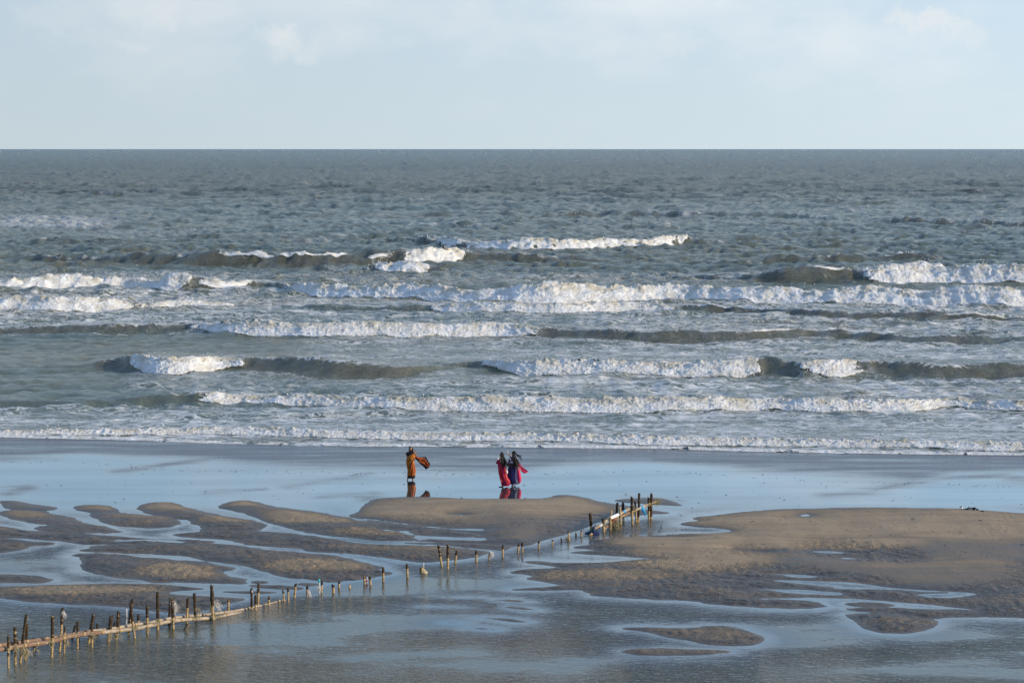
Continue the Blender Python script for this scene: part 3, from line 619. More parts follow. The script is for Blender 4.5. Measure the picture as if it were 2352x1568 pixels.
def prep(wv):
    f = np.array(wv['foot'], float); X, Y = at(f[:, 0], f[:, 1])
    xs = np.linspace(-560, 2760, 420); yf = np.interp(xs, f[:, 0], f[:, 1])
    k = np.ones(9) / 9; yf = np.convolve(np.pad(yf, 4, 'edge'), k, 'valid')
    ap = np.array(wv['app'], float); hh = np.interp(xs, ap[:, 0], ap[:, 1], left=0 if ap[0, 1] == 0 else None, right=0 if ap[-1, 1] == 0 else None)
    hh = np.convolve(np.pad(hh, 8, 'edge'), np.hanning(19)[1:-1] / np.hanning(19).sum(), 'valid')
    X, Y = at(xs, yf); wv['X'] = X; wv['Y'] = Y; wv['h'] = hh / ((yf - 342) / H) * 0.69; wv['xs'] = xs
    fm = np.zeros(xs.shape)
    for s in wv['seg']:
        if s[2] == 'full': fm = np.maximum(fm, ss(xs, s[0] - 12, s[0] + 12) * (1 - ss(xs, s[1] - 12, s[1] + 12)))
    wv['fm'] = fm
for wv in WAVES: prep(wv)
def wave_z(wv, X, Y, i=0):
    yf = np.interp(X, wv['X'], wv['Y']) + 0.35 * fbm(X * 0.12, X * 0 + i * 7.7, 5 + i, 3) * np.clip(wv['Y'].mean() / 150, .5, 1.5)
    h = np.interp(X, wv['X'], wv['h']); fm = np.interp(X, wv['X'], wv['fm'])
    h = h * (1 + 0.34 * fbm(X * 0.20, X * 0 + i * 3.1, 95 + i, 4))
    run = h * (2.4 - 0.8 * fm) + 0.12
    s = (Y - yf) / run
    front = np.clip(s, 0, 1) ** (1.5 - 0.5 * fm); front = front * (1 - 0.0 * s)
    lb = 3.2 * h + 0.4
    back = 1 / (1 + np.clip((Y - yf - run) / lb, 0, 60) ** 1.6)
    return h * np.where(s < 1, front, back), s, h, yf, run
SW = []
rr = random.Random(3)
for k in range(46):
    lam = 0.9 * (12 / 0.9) ** (k / 45.0)
    ang = rr.gauss(0, 0.75) + 0.12
    SW.append((lam, 2 * math.pi / lam * math.sin(ang), 2 * math.pi / lam * math.cos(ang), rr.uniform(0, 6.28), 0.019 * lam ** 0.45 * rr.uniform(.6, 1.3)))
SWL = []
for k in range(34):
    lam = 8 * (60 / 8) ** (k / 33.0); ang = rr.gauss(0, 0.6) + 0.15
    SWL.append((lam, 2 * math.pi / lam * math.sin(ang), 2 * math.pi / lam * math.cos(ang), rr.uniform(0, 6.28), 0.022 * lam ** 0.45 * rr.uniform(.6, 1.3)))
def sea_z(X, Y, dy):
    z = np.zeros(X.shape, np.float32)
    chop = 0.38 + 0.55 * ss(Y, 130, 300)
    chop = chop * ss(Y, 98, 112) + 0.05
    jx = X + 2.2 * fbm(X * 0.09, Y * 0.09, 7, 2); jy = Y + 2.2 * fbm(X * 0.09, Y * 0.09, 8, 2)
    for lam, kx, ky, ph, a in SW:
        wgt = np.clip(lam / (2.2 * dy) - 0.6, 0, 1)
        if np.max(wgt) <= 0: continue
        s = np.sin(kx * jx + ky * jy + ph)
        z = z + (a * wgt) * (s + 0.35 * s * np.abs(s))
    z = z * chop * (0.75 + 0.9 * (fbm(X * 0.02, Y * 0.03, 12, 3) + 0.3))
    far_ = ss(Y, 280, 700)
    if np.max(far_) > 0:
        zl = 0
        for lam, kx, ky, ph, a in SWL:
            wgt = np.clip(lam / (2.2 * dy) - 0.6, 0, 1); s = np.sin(kx * jx + ky * jy + ph); zl = zl + a * wgt * (s + 0.4 * s * np.abs(s))
        z = z + zl * far_
    wz = np.zeros(X.shape, np.float32)
    for i, wv in enumerate(WAVES):
        m = (Y > wv['Y'].min() - 3) & (Y < wv['Y'].max() + 60)
        if not m.any(): continue
        q = wave_z(wv, X[m], Y[m], i)[0]
        wz[m] = np.maximum(wz[m], q)
    e = np.interp(toD(X, Y)[0], EDGE[0], EDGE[1]); ye = at(CX, e)[1]
    t = Y - ye
    basez = 0.075 * ss(t, 0.0, 0.5) + 0.03 * ss(t, 1, 8) - 0.02
    z = np.where(Y < 112, np.maximum(z, -0.025), z)
    return (z + wz + basez).astype(np.float32)
# rows get coarser with distance
Ys = [91.5]
while Ys[-1] < 4200: Ys.append(Ys[-1] + max(0.2, 0.3 * Ys[-1] ** 2 / 28665.0))
Ys += [5000, 6500, 9000, 13000, 20000, 32000, 55000, 90000]
Ys = np.array(Ys); DY = np.gradient(Ys)
cols = np.linspace(-0.335, 0.335, 900)
SY = np.repeat(Ys[:, None], 900, 1); SX = cols[None, :] * SY; SDY = np.repeat(DY[:, None], 900, 1)
SZ = sea_z(SX, SY, np.maximum(SDY, cols[1] * 0 + SY * 0.00074))
ri = np.repeat(np.arange(len(Ys), dtype=float)[:, None], 900, 1)
sv = ss(SY, 170, 320) * np.minimum(0.0012 * SY, 1.6)     # short crested wind sea, coarser with distance like the mesh
SZ += (sv * (0.8 * vnoise(SX / (0.0050 * SY) + ri * .21, ri / 3.2, 901) + 1.15 * vnoise(SX / (0.0024 * SY) - ri * .3, ri / 1.9, 902) + .9 * vnoise(SX / (0.013 * SY), ri / 6.0, 903))).astype(np.float32)
sxd, syd = toD(SX, SY)
# foam cover laid down by the breakers
cov = np.zeros(SX.shape, np.float32)
BOX = [(-200,500,240,526,1.3),(200,530,420,550,.25),(-200,628,640,668,.55),(-300,664,700,716,.8),(600,630,1100,660,.35),(1100,632,1800,655,.45),
       (-300,712,640,768,.85),(640,690,2700,726,.85),(1300,722,2700,790,.75),(640,716,1300,752,.55),(700,770,1300,832,.55),(1250,780,2700,832,.8),
       (1040,800,1300,830,.6),(300,856,1000,905,.35),(900,866,2700,915,.75),(420,900,900,915,.7),(1700,880,2700,935,.7),(-300,938,2700,1010,.78),(600,950,2700,1040,.8),
       (-300,1000,2700,1050,.45),(560,835,1080,872,.35),(1600,1040,2700,1050,.3),(1880,770,2700,795,.6),(2010,838,2700,872,.35),(430,640,640,668,.8),(700,620,1250,640,.25)]
for x0, y0, x1, y1, s in BOX:
    sx_ = 60; sy_ = 7
    k = ss(sxd, x0 - sx_, x0 + sx_) * (1 - ss(sxd, x1 - sx_, x1 + sx_)) * ss(syd, y0 - sy_, y0 + sy_) * (1 - ss(syd, y1 - sy_, y1 + sy_))
    cov = np.maximum(cov, s * 0.84 * k)
fc_ = np.zeros(SX.shape, np.float32)
for i, wv in enumerate(WAVES):
    m = (SY > wv['Y'].min() - 4) & (SY < wv['Y'].max() + 25)
    q, s, h, yf, run = wave_z(wv, SX[m], SY[m], i); fm = np.interp(SX[m], wv['X'], wv['fm'])
    face = (s > 0) & (s < 1.0) & (h > 0.12)
    cv = cov[m]
    cv = np.where(face, cv * (0.10 + 0.5 * fm), cv); fc_[m] = np.maximum(fc_[m], ss(s, 0.05, .35) * (1 - ss(s, .95, 1.4)) * ss(h, .15, .5))                                  # clean faces
    cv = np.maximum(cv, 0.9 * ss(s, .86, .95) * (1 - ss(s, 1.0, 1.12)) * ss(h, .3, .7) * (1 - fm) * ss(fbm(SX[m] * .25, SY[m] * .1, 66, 3), -.15, .2))
    tail = ss(s, 0.9, 1.05) * np.exp(-np.clip(SY[m] - yf - run, 0, 99) / (1.5 + 3 * h))
    cv = np.maximum(cv, fm * tail * 0.95)
    cov[m] = cv
# small whitecaps far out
wc = (fbm(SX * 0.10, SY * 0.05, 81, 3) + 0.5 * fbm(SX * 0.5, SY * 0.12, 85, 2))
cov = np.maximum(cov, 0.9 * ss(wc + 0.25 * np.clip(SZ, -.5, 1), 0.60, 0.72) * ss(SY, 260, 400))
e = np.interp(sxd, EDGE[0], EDGE[1]); ye = at(CX, e)[1]
lip = np.exp(-((SY - ye - 0.5) / 0.35) ** 2); cov = np.maximum(cov, lip * 1.3)
me = grid_mesh('sea', SX, SY, SZ, {'foam': cov, 'face': fc_}, keep=(SY > ye + 0.12 * fbm(SX * .8, SY * 0, 3, 3)))
tag(link('sea', me, M_SEA), kind='structure')

# ------------------------------------------------------------------ breakers: tumbling foam lying on the wave
def breaker(wv, i, x0, x1, kind, label, owner=None):
    xa = np.interp(x0, wv['xs'], wv['X']); xb = np.interp(x1, wv['xs'], wv['X'])
    Ym = np.interp((x0 + x1) / 2, wv['xs'], wv['Y']); dx = max(0.05, Ym / 1911.0 * 0.95)
    n = max(8, int((xb - xa) / dx)); X1 = np.linspace(xa, xb, n)
    q, s, h, yf, run = wave_z(wv, X1, X1 * 0 + 1.0, i)
    hm = float(h.mean())
    if kind == 'full': v0, v1, rows = -0.45 * hm - 0.15, run.mean() + 1.6 * hm + 0.3, 46
    elif kind == 'lace': v0, v1, rows = 0.3 * run.mean(), run.mean() + 1.2 * hm, 18
    else: v0, v1, rows = run.mean() * 0.84, run.mean() + 0.35 * hm + 0.05, 12
    rel = np.linspace(0, 1, rows)
    X = np.repeat(X1[None, :], rows, 0)
    if kind == 'full':
        V = np.where(rel[:, None] < .14, v0 * (1 - rel[:, None] / .14), np.where(rel[:, None] < .68, run[None] * (rel[:, None] - .14) / .54, run[None] + (1.6 * hm + .3) * (rel[:, None] - .68) / .32)) + X * 0
    else: V = v0 + (v1 - v0) * rel[:, None] + X * 0
    Y = np.repeat(yf[None, :], rows, 0) + V
    base = sea_z(X, Y, np.full(X.shape, 0.4))
    sc_ = 0.28 + 0.42 * hm
    A_ = V + 1.1 * base
    big = billow(X / (1.15 * sc_), A_ / (0.95 * sc_) + i * 9, 200 + i, 3, 0.6)
    fin = billow(X / (0.24 * sc_), A_ / (0.22 * sc_), 300 + i, 3, 0.7)
    el = 2.5 * sc_ + 1.5
    ends = ss(X, xa - .5, xa + el) * (1 - ss(X, xb - el, xb + .5))
    foot_ = 0.10 + 0.30 * (1 - ends) + 0.16 * np.clip(fbm(X / (3.5 * sc_), X * 0, 444 + i, 3) + .1, -.3, 1)
    env = ss(rel[:, None], foot_ - .1, foot_ + .06) * (1 - ss(rel, 0.66, 1.0))[:, None] if kind == 'full' else (ss(rel, 0, .35) * (1 - ss(rel, .5, 1)))[:, None]
    ragged = fbm(X / (2.2 * sc_), V / (1.2 * sc_), 400 + i, 4)
    th = (env * (0.35 + 0.65 * ends) * ss(ends, 0, .15) * 1.3 - 0.45 + 0.9 * ragged * (0.45 + 0.55 * (1 - env * ends)))
    if kind != 'full': th = th - 0.2 + 0.55 * vnoise(X / 2.5, X * 0, 77 + i)
    amp_ = (0.25 if kind == 'full' else 0.07) * sc_
    tt = np.clip(th, -0.4, 0.6) * amp_ * 0.9 + np.where(th > 0, 1, 0.2) * amp_ * (0.55 * big + 0.42 * fin) * np.clip(th * 3 + 0.3, 0, 1)
    tt = np.where(th < -0.05, -0.06 - 0.1 * sc_, tt)
    top = ss(rel, .35, .6)[:, None] * (1 - ss(rel, .7, .9))[:, None]
    spike = np.clip(fbm(X / (0.8 * sc_), A_ / (0.45 * sc_) + i, 500 + i, 4) + .35 * fbm(X / (5 * sc_), X * 0, 520 + i, 2), 0, 1) ** 1.3
    Yo = Y - 0.75 * tt * (1 - rel[:, None] ** 2); Zo = base + tt * (0.55 + 0.45 * rel[:, None]) + top * ends * spike * 0.75 * sc_ * (th > 0)
    keep = th > -0.16
    dens = np.clip(0.15 + 1.5 * th, 0, 1) * (1 - 0.75 * np.clip(top * spike * 2.2, 0, 1)) * (1 if kind == 'full' else .72)
    high = (ss(rel, .38, .6)[:, None] * (1 - ss(rel, .72, .95))[:, None]) * np.ones(X.shape)
    me = grid_mesh('breaking_wave', X, Yo, Zo, {'dens': dens, 'high': high}, keep=keep)
    if owner is None:
        o = link('breaking_wave', me, M_FOAM); tag(o, label, 'wave', 'white breakers rolling towards the beach')
    else:
        o = link('foam_crest', me, M_FOAM, owner)
    # flung spray
    r = np.random.default_rng(600 + i); m = int((xb - xa) * (26 if kind == 'full' else 9))
    sx2 = r.uniform(xa + .3, xb - .3, m); dens = vnoise(sx2 / 1.7, sx2 * 0, 31 + i)
    sx2 = sx2[dens > -0.12]; m = len(sx2)
    if m:
        q, s, h2, yf2, run2 = wave_z(wv, sx2, sx2 * 0 + 1.0, i)
        u = r.uniform(0.0, 1.0, m) ** 0.7; u = np.where(r.uniform(size=m) < .55, 0.85 + 0.3 * r.uniform(size=m), u) if kind == 'full' else 0.9 + .2 * u
        yy = yf2 + run2 * u - 0.1; zz = sea_z(sx2, yy, np.full(m, .4)) + amp_ * r.exponential(0.8, m) * np.clip(dens[dens > -0.12] * 3 + .6, .3, 2) + 0.03
        size = r.uniform(0.25, 1.0, m) ** 1.5 * Ym / 1911.0 * 0.75
        vs, fs = [], []
        T = np.array([(1, 0, -.5), (-.5, .87, -.5), (-.5, -.87, -.5), (0, 0, 1)])
        V4 = (T[None] * size[:, None, None] * r.uniform(.6, 1.4, (m, 4, 1))) + np.stack([sx2, yy, zz], -1)[:, None]
        F = np.array([(0, 1, 3), (1, 2, 3), (2, 0, 3), (0, 2, 1)])
        me = bpy.data.meshes.new('spray'); me.from_pydata(V4.reshape(-1, 3).tolist(), [], (F[None] + 4 * np.arange(m)[:, None, None]).reshape(-1, 3).tolist())
        sp = link('spray', me, M_SPRAY, o if owner is None else owner); sp['kind'] = 'stuff'
    return o
for i, wv in enumerate(WAVES):
    owner = None
    fulls = [s for s in wv['seg'] if s[3]]
    for s in fulls:
        o = breaker(wv, i, *s)
        if owner is None: owner = o
    for s in wv['seg']:
        if not s[3]: breaker(wv, i, s[0], s[1], s[2], None, owner)
# swash line on the sand
xs = np.linspace(-560, 2760, 1500); ex = np.interp(xs, EDGE[0], EDGE[1]); X1, Y1 = at(xs, ex)
rows = 9; rel = np.linspace(0, 1, rows)[:, None]
X = np.repeat(X1[None], rows, 0); Y = Y1[None] + 0.12 * fbm(X * .8, X * 0, 3, 3) + rel * 0.9
Z = 0.01 + 0.07 * np.sin(np.pi * rel) * (0.6 + 0.8 * billow(X * 2.2, Y * 2.2, 5, 3))
me = grid_mesh('swash_foam', X, Y, Z, {'dens': 0.62 + 0 * X + 0 * Y, 'high': 0.3 + 0 * X + 0 * Y}, keep=fbm(X * 1.4, Y * 1.2, 8, 3) > -0.22)
tag(link('swash_foam', me, M_FOAM), kind='stuff')
# ------------------------------------------------------------------ the bamboo fences and stakes
RG = {3: (0, 2400, 5.226), 4: (380, 2300, 5.226), 5: (750, 2280, 4.704), 6: (1200, 2160, 4.704), 7: (1650, 2150, 4.704), 8: (2100, 1960, 3.92)}
def rd(r, x, y):
    ox, oy, s = RG[r]; return (ox + x / s) / 1.7415, (oy + y / s) / 1.7415
def mpp(Y): return math.hypot(Y, H) / FPX           # metres per survey pixel
def post(parent, r, xb, yb, xt, yt, wpx, style='half', cut=0.5, hidden=0.0, seed=None, name='post', jag=1.0):
    """one driven stake: base/top survey points, width; style: dark, half, light, pipe"""
    seed = seed if seed is not None else int(xb * 7 + yb + r * 1000)
    q = random.Random(seed)
    bx, by = rd(r, xb, yb); tx, ty = rd(r, xt, yt)
    X, Y = at(bx, by); X, Y = float(X), float(Y)
    T = at_depth(tx, ty, Y + q.uniform(-.03, .03)); B = Vector((X, Y, 0))
    R = wpx / RG[r][2] / 1.7415 * mpp(Y) / 2 * 0.95
    ax = T - B; Lh = ax.length; n = 10
    B0 = B - ax.normalized() * 0.35
    mb = MB(); k = max(4, int(Lh / 0.12)); pts, rad = [], []
    bow = Vector((q.uniform(-.02, .02), q.uniform(-.02, .02), 0)) * Lh
    for i in range(k + 1):
        f = i / k; pts.append(B0.lerp(T, f) + bow * math.sin(math.pi * f)); rad.append(R * (0.96 + 0.05 * math.sin(f * 40 + seed)))
    body = {'dark': M_DARK, 'half': M_BAMB, 'light': M_BAMB, 'pipe': M_PVC}[style]
    tube(mb, pts, rad, n, True, 0.10 if style == 'dark' else 0.025, seed)
    # broken, uneven top
    e = len(mb.v)
    nv = (k + 1) * n
    slant = q.uniform(-1, 1) * 0.9 * jag
    for j in range(n):
        i_ = k * n + j; v = Vector(mb.v[i_]); dxr = (v - T).dot(Vector((1, 0, 0))) / max(R, 1e-4)
        hgt = (slant * dxr * R + q.uniform(-.6, .8) * R * jag) if style != 'pipe' else 0
        mb.v[i_] = tuple(v + ax.normalized() * hgt)
    o = mb.build(name, body, parent)
    if style == 'half':
        c0 = 0.35 / (Lh + 0.35) + (1 - cut) * (Lh / (Lh + 0.35)); m2 = MB(); kk = max(4, int(Lh * cut / 0.035)); pp, rr_ = [], []
        for i in range(kk + 1):
            f = c0 + (1.012 - c0) * i / kk; pp.append(B0.lerp(T, f) + bow * math.sin(math.pi * min(f, 1))); rr_.append(R * (1.10 + 0.12 * q.uniform(-1, 1)) * (0.93 if i == 0 else 1))
        tube(m2, pp, rr_, n, True, 0.10, seed + 5)
        top = len(m2.v) - n
        for j in range(n):
            v = Vector(m2.v[kk * n + j]); dxr = (v - T).dot(Vector((1, 0, 0))) / max(R, 1e-4)
            m2.v[kk * n + j] = tuple(v + ax.normalized() * (slant * dxr * R + q.uniform(-.7, .9) * R * jag))
        m2.build('dark_crust', M_DARK, o)
    if style != 'dark':
        m3 = MB(); z = 0.35 + q.uniform(0.05, .2)
        while z < Lh + 0.3:
            f = z / (Lh + 0.35); p0 = B0.lerp(T, f) + bow * math.sin(math.pi * f); dr = ax.normalized()
            tube(m3, [p0 - dr * .012, p0 - dr * .005, p0 + dr * .005, p0 + dr * .012], [R * .98, R * 1.09, R * 1.09, R * .98], n, False)
            z += q.uniform(.22, .36)
        m3.build('bamboo_node' if style != 'pipe' else 'pipe_joint', M_NODE if style != 'pipe' else M_DARK, o)['kind'] = 'stuff'
    return o, B, T, R
def strands(name, parent, c, n, length, spread, mat, drift=(0, 0, -1), th=0.006, seed=0, curl=0.5):
    q = random.Random(seed); mb = MB(); c = Vector(c); dr = Vector(drift)
    for i in range(n):
        p = c + Vector((q.gauss(0, spread), q.gauss(0, spread), q.gauss(0, spread))); v = (dr + Vector((q.gauss(0, curl), q.gauss(0, curl), q.gauss(0, curl)))).normalized()
        pts = [p]; st = length * q.uniform(.5, 1.2) / 6
        for k in range(6):
            v = (v + Vector((q.gauss(0, curl * .5), q.gauss(0, curl * .5), q.gauss(0, curl * .5))) + dr * .15).normalized(); p = p + v * st; pts.append(p)
        tube(mb, pts, [th, th * .9, th * .8, th * .8, th * .7, th * .6, th * .3], 4, False)
    o = mb.build(name, mat, parent); o['kind'] = 'stuff'; return o
def wrap(name, parent, c, axis, R, turns=3, mat=None, th=0.012, seed=0, pitch=0.02):
    q = random.Random(seed); ax = Vector(axis).normalized(); u = ax.orthogonal().normalized(); v = ax.cross(u); pts = []
    for i in range(turns * 10 + 1):
        a = i / 10 * 2 * math.pi; pts.append(Vector(c) + ax * ((i / 10 - turns / 2) * pitch + q.uniform(-.004, .004)) + (u * math.cos(a) + v * math.sin(a)) * (R + th * .7 + q.uniform(0, .008)))
    mb = MB(); tube(mb, pts, th, 5, True); return mb.build(name, mat or M_ROPE, parent)

def line_through(p, q_):
    (x0, y0), (x1, y1) = p, q_; X0, Y0 = at(x0, y0); X1, Y1 = at(x1, y1)
    bb = (X1 - X0) / (Y1 - Y0); return float(X0 - bb * Y0), float(bb)
def on_line(ln, x, y, off=0.0):
    a, bb = ln; dx = (x - CX) / FPX; dy = -(y - CY) / FPX; rr_ = dx / (ct + dy * st_)
    Y = a / (rr_ - bb) + off; return at_depth(x, y, Y)
def smooth_pts(P, n=6):
    P = [Vector(p) for p in P]; out_ = []
    for i in range(len(P) - 1):
        p0 = P[max(i - 1, 0)]; p1 = P[i]; p2 = P[i + 1]; p3 = P[min(i + 2, len(P) - 1)]
        for k in range(n):
            t_ = k / n
            out_.append(0.5 * ((2 * p1) + (-p0 + p2) * t_ + (2 * p0 - 5 * p1 + 4 * p2 - p3) * t_ ** 2 + (-p0 + 3 * p1 - 3 * p2 + p3) * t_ ** 3))
    out_.append(P[-1]); return out_
def rail(parent, pts, rad0, rad1, mats, seed, name='rail'):
    q = random.Random(seed); P = smooth_pts(pts, 6); n = len(P); R = [rad0 + (rad1 - rad0) * i / (n - 1) for i in range(n)]
    o = None
    mb = MB(); tube(mb, P, R, 12, True, 0.012, seed); o = mb.build(name, mats[0], parent)
    # darker muddy first stretch
    if mats[1]:
        k = int(n * mats[2]); m2 = MB(); tube(m2, P[:k + 1], [r * 1.012 for r in R[:k + 1]], 12, False, 0.02, seed + 1); m2.build('mud_coat', mats[1], o)
    acc_ = 0; nxt = q.uniform(.2, .5); mN = MB(); mL = MB(); cum = [0]
    for i in range(1, n): cum.append(cum[-1] + (P[i] - P[i - 1]).length)
    while nxt < cum[-1] - .1:
        i = max(j for j in range(n) if cum[j] <= nxt); i = min(i, n - 2); f = (nxt - cum[i]) / max(cum[i + 1] - cum[i], 1e-6)
        p = P[i].lerp(P[i + 1], f); dr = (P[i + 1] - P[i]).normalized(); r_ = R[i]
        tube(mN, [p - dr * .02, p - dr * .008, p + dr * .008, p + dr * .02], [r_ * 1.0, r_ * 1.07, r_ * 1.07, r_ * 1.0], 12, False)
        tube(mL, [p + dr * .022, p + dr * .07], [r_ * 1.022, r_ * 1.02], 12, False)
        nxt += q.uniform(.38, .75)
    mN.build('bamboo_node', M_NODE, o)['kind'] = 'stuff'; mL.build('pale_band', M_BAMB, o)['kind'] = 'stuff'
    return o, P, R

# near fence -------------------------------------------------------------------
near = thing('bamboo_fence', 'long bamboo fence in the lower left corner, its two rails sinking into water', 'fence')
near.location = (float(at(20, 1530)[0]), float(at(20, 1530)[1]), 0)
inv = Matrix.Translation(-near.location)
NEAR_POSTS = [
 (3,175,1415,172,752,48,'half',.62), (3,320,1330,312,575,60,'half',.42), (3,425,1300,550,325,60,'half',.58), (3,528,1238,570,508,52,'half',.45),
 (3,247,1060,250,930,40,'dark',1), (3,722,1055,706,795,50,'dark',1), (3,1075,1185,1095,345,64,'half',.52), (3,1235,1055,1300,185,56,'half',.36),
 (3,1345,1100,1355,570,42,'half',.3), (3,1615,1005,1622,455,50,'half',.42), (3,1505,800,1575,522,55,'dark',1), (3,1855,900,1952,308,64,'half',.62),
 (3,1925,970,1915,500,54,'half',.42), (3,1965,720,1965,568,40,'dark',1), (3,2035,700,2035,494,50,'dark',1), (3,1655,850,1655,788,28,'dark',1),
 (4,272,1385,338,870,74,'half',.6), (4,435,1330,490,795,60,'half',.6), (4,405,1180,405,972,45,'dark',1), (4,640,1130,660,695,36,'pipe',0),
 (4,712,1235,778,515,62,'half',.66), (4,833,1305,745,620,54,'half',.5), (4,905,1050,907,830,52,'half',.5), (4,1090,1205,1090,658,56,'half',.4),
 (4,1305,1135,1305,372,60,'half',.75), (4,1565,1050,1575,484,62,'dark',1), (4,1645,1110,1622,500,62,'half',.62), (4,1920,1020,1937,494,55,'half',.36),
 (4,1860,1145,1935,1000,34,'dark',1), (4,2110,960,2075,392,56,'half',.8),
 (5,437,785,455,285,54,'half',.65), (5,485,930,465,400,54,'half',.5), (5,770,755,768,565,50,'half',.12), (5,1202,725,1200,350,42,'half',.9),
 (5,1280,745,1278,474,44,'half',.6), (5,1335,660,1338,272,50,'half',.35), (5,1528,662,1530,500,42,'half',.3), (5,1812,580,1798,384,36,'half',.25), (5,1897,600,1890,338,38,'half',.25)]
np_ = {}
def reparent(o, par):
    o.parent = par; o.matrix_parent_inverse = Matrix.Translation(-par.location)
for i, a in enumerate(NEAR_POSTS):
    r_, xb, yb, xt, yt, wd, stl, cut = a
    o, B, T, R = post(None, r_, xb, yb, xt, yt, wd, stl, cut, jag=1.0)
    reparent(o, near); np_[i] = (B, T, R)
ln1 = line_through(rd(3, 175, 1415), rd(5, 485, 930))
A_pts = [(3,-260,1062),(3,0,1025),(3,500,945),(3,1050,862),(3,1500,745),(3,1900,690),(4,300,1175),(4,700,1130),(4,900,1100),(4,1200,1040),(4,1600,955),(4,2195,905),(5,450,903),(5,620,870),(5,850,822),(5,1080,778),(5,1200,758)]
PA = [on_line(ln1, *rd(*p), off=0.15) for p in A_pts]
PA[-2].z = -0.06; PA[-1].z = -0.16
o, P_, R_ = rail(None, PA,   .070, .052, (M_RAIL, M_RAIL2, .36), 4); reparent(o, near)
B_pts = [(3,-260,965),(3,0,938),(3,400,882),(3,800,832),(3,1100,782),(3,1500,715),(3,1900,645),(4,100,1150),(4,400,1108),(4,620,1068),(4,900,1020),(4,1150,985),(4,1500,912),(4,1800,870),(4,2195,832),(5,250,845),(5,550,808),(5,850,772),(5,1200,703),(5,1500,642),(5,1780,584),(5,1900,566)]
PB = [on_line(ln1, *rd(*p), off=0.42) for i, p in enumerate(B_pts)]
print('PA', [round(v.z, 2) for v in PA]); print('PB', [round(v.z, 2) for v in PB])
PB[-2].z = 0.0; PB[-1].z = -0.1
o, P_, R_ = rail(None, PB,  .064, .042, (M_RAIL, M_RAIL2, .28), 9); reparent(o, near)
# lashings and shreds
LASH = [(3,330,985,8,.25),(3,470,1000,10,.3),(3,545,1040,12,.35),(3,1085,880,5,.15),(3,1380,850,10,.2),(3,1930,700,10,.3),(3,745,990,6,.2),(4,310,1250,10,.25),(4,490,1230,9,.22),(4,850,1080,8,.15),
        (4,1120,1110,6,.15),(4,1320,930,10,.2),(4,1960,1060,10,.2),(4,2130,830,6,.15),(5,510,800,6,.15),(5,190,720,6,.2),(5,610,840,5,.15)]
for i, (r_, x, y, n_, L_) in enumerate(LASH):
    p = on_line(ln1, *rd(r_, x, y), off=0.03)
    reparent(strands('rope_lashing', None, p, n_ + 4, L_, .035, M_ROPE, (0.25, -.1, -1), .010, 50 + i, .55), near)
for k in (0, 2, 6, 8, 9, 12, 16, 17, 21, 23, 24, 26, 27, 31):
    B_, T_, R2 = np_[k]; f = 0.36
    # lash at rail height
    j = min(range(len(P_)), key=lambda q_: abs(PA[min(q_ * len(PA) // len(P_), len(PA) - 1)].x - B_.x))
    pa = min(PA, key=lambda v: abs(v.x - B_.x)); f = max(.05, min(.9, pa.z / max(T_.z, .2)))
    reparent(wrap('rope_lashing', None, B_.lerp(T_, f), T_ - B_, R2, 3, M_ROPE, .012, k), near)
NETS = [(3,552,335,26,.14,.03),(3,1318,230,40,.32,.03),(4,1630,560,60,.5,.05),(4,1645,700,30,.3,.04),(5,515,580,40,.35,.05),(5,560,620,34,.5,.06),(5,1215,380,18,.16,.02),(3,575,1050,26,.2,.05),(4,1965,1090,30,.22,.03)]
for i, (r_, x, y, n_, L_, sp) in enumerate(NETS):
    p = on_line(ln1, *rd(r_, x, y), off=0.1)
    reparent(strands('net_shreds', None, p, int(n_ * .6), L_ * .62, sp * .8, M_NET, (0.35, 0, -.9), .004, 80 + i, .3), near)

# far fence ------------------------------------------------------------------------
fx, fy = rd(8, 1300, 640)
far_f = thing('bamboo_fence', 'short bamboo fence by the wet sand, slanting rails wrapped in blue and white plastic', 'fence')
far_f.location = (float(at(fx, fy)[0]), float(at(fx, fy)[1]), 0)
FAR_POSTS = [(1035,632,1022,364,46,'half',.7),(1235,648,1222,447,48,'half',.4),(1105,625,1102,546,32,'light',0),(1337,625,1335,404,34,'light',0),(1350,590,1355,312,30,'light',0),
 (1432,525,1447,197,44,'dark',1),(1548,525,1535,203,40,'half',.7),(1497,582,1490,268,34,'light',0),(1690,535,1676,118,42,'half',.5),(1747,500,1726,172,34,'half',.45),
 (1770,495,1790,58,36,'half',.85),(1940,455,1942,128,38,'half',.6),(1978,448,1983,63,42,'half',.9),(1475,555,1475,480,20,'dark',1)]
for a in FAR_POSTS:
    o, B, T, R = post(None, 8, a[0], a[1], a[2], a[3], a[4], a[5], a[6], jag=.8); reparent(o, far_f)
ln2 = line_through(rd(8, 1235, 650), rd(8, 1940, 462))
U = [on_line(ln2, *rd(8, x, y), off=.12) for x, y in ((1085,615),(1210,528),(1330,440),(1470,378),(1600,308),(1690,262))]
o, PU, RU = rail(None, U, .062, .055, (M_RAIL, None, 0), 21); reparent(o, far_f)
V_ = [on_line(ln2, *rd(8, x, y), off=.12) for x, y in ((1240,612),(1290,560),(1420,452),(1560,388),(1700,322),(1800,280),(1920,226),(2000,196),(2065,180))]
o, PV, RV = rail(None, V_, .058, .055, (M_RAIL, M_RAIL2, .55), 22); reparent(o, far_f)
def sleeve(P, R, i0, i1, mat, name, grow=1.12):
    mb = MB(); tube(mb, P[i0:i1], [r * grow for r in R[i0:i1]], 12, True, .05, i0 + i1); return mb.build(name, mat, None)
nU = len(PU); nV = len(PV)
reparent(sleeve(PU, RU, int(nU*.36), int(nU*.66), M_WHITE, 'plastic_wrap'), far_f)
reparent(sleeve(PU, RU, int(nU*.68), int(nU*.76), M_BLUE, 'plastic_wrap', 1.15), far_f)
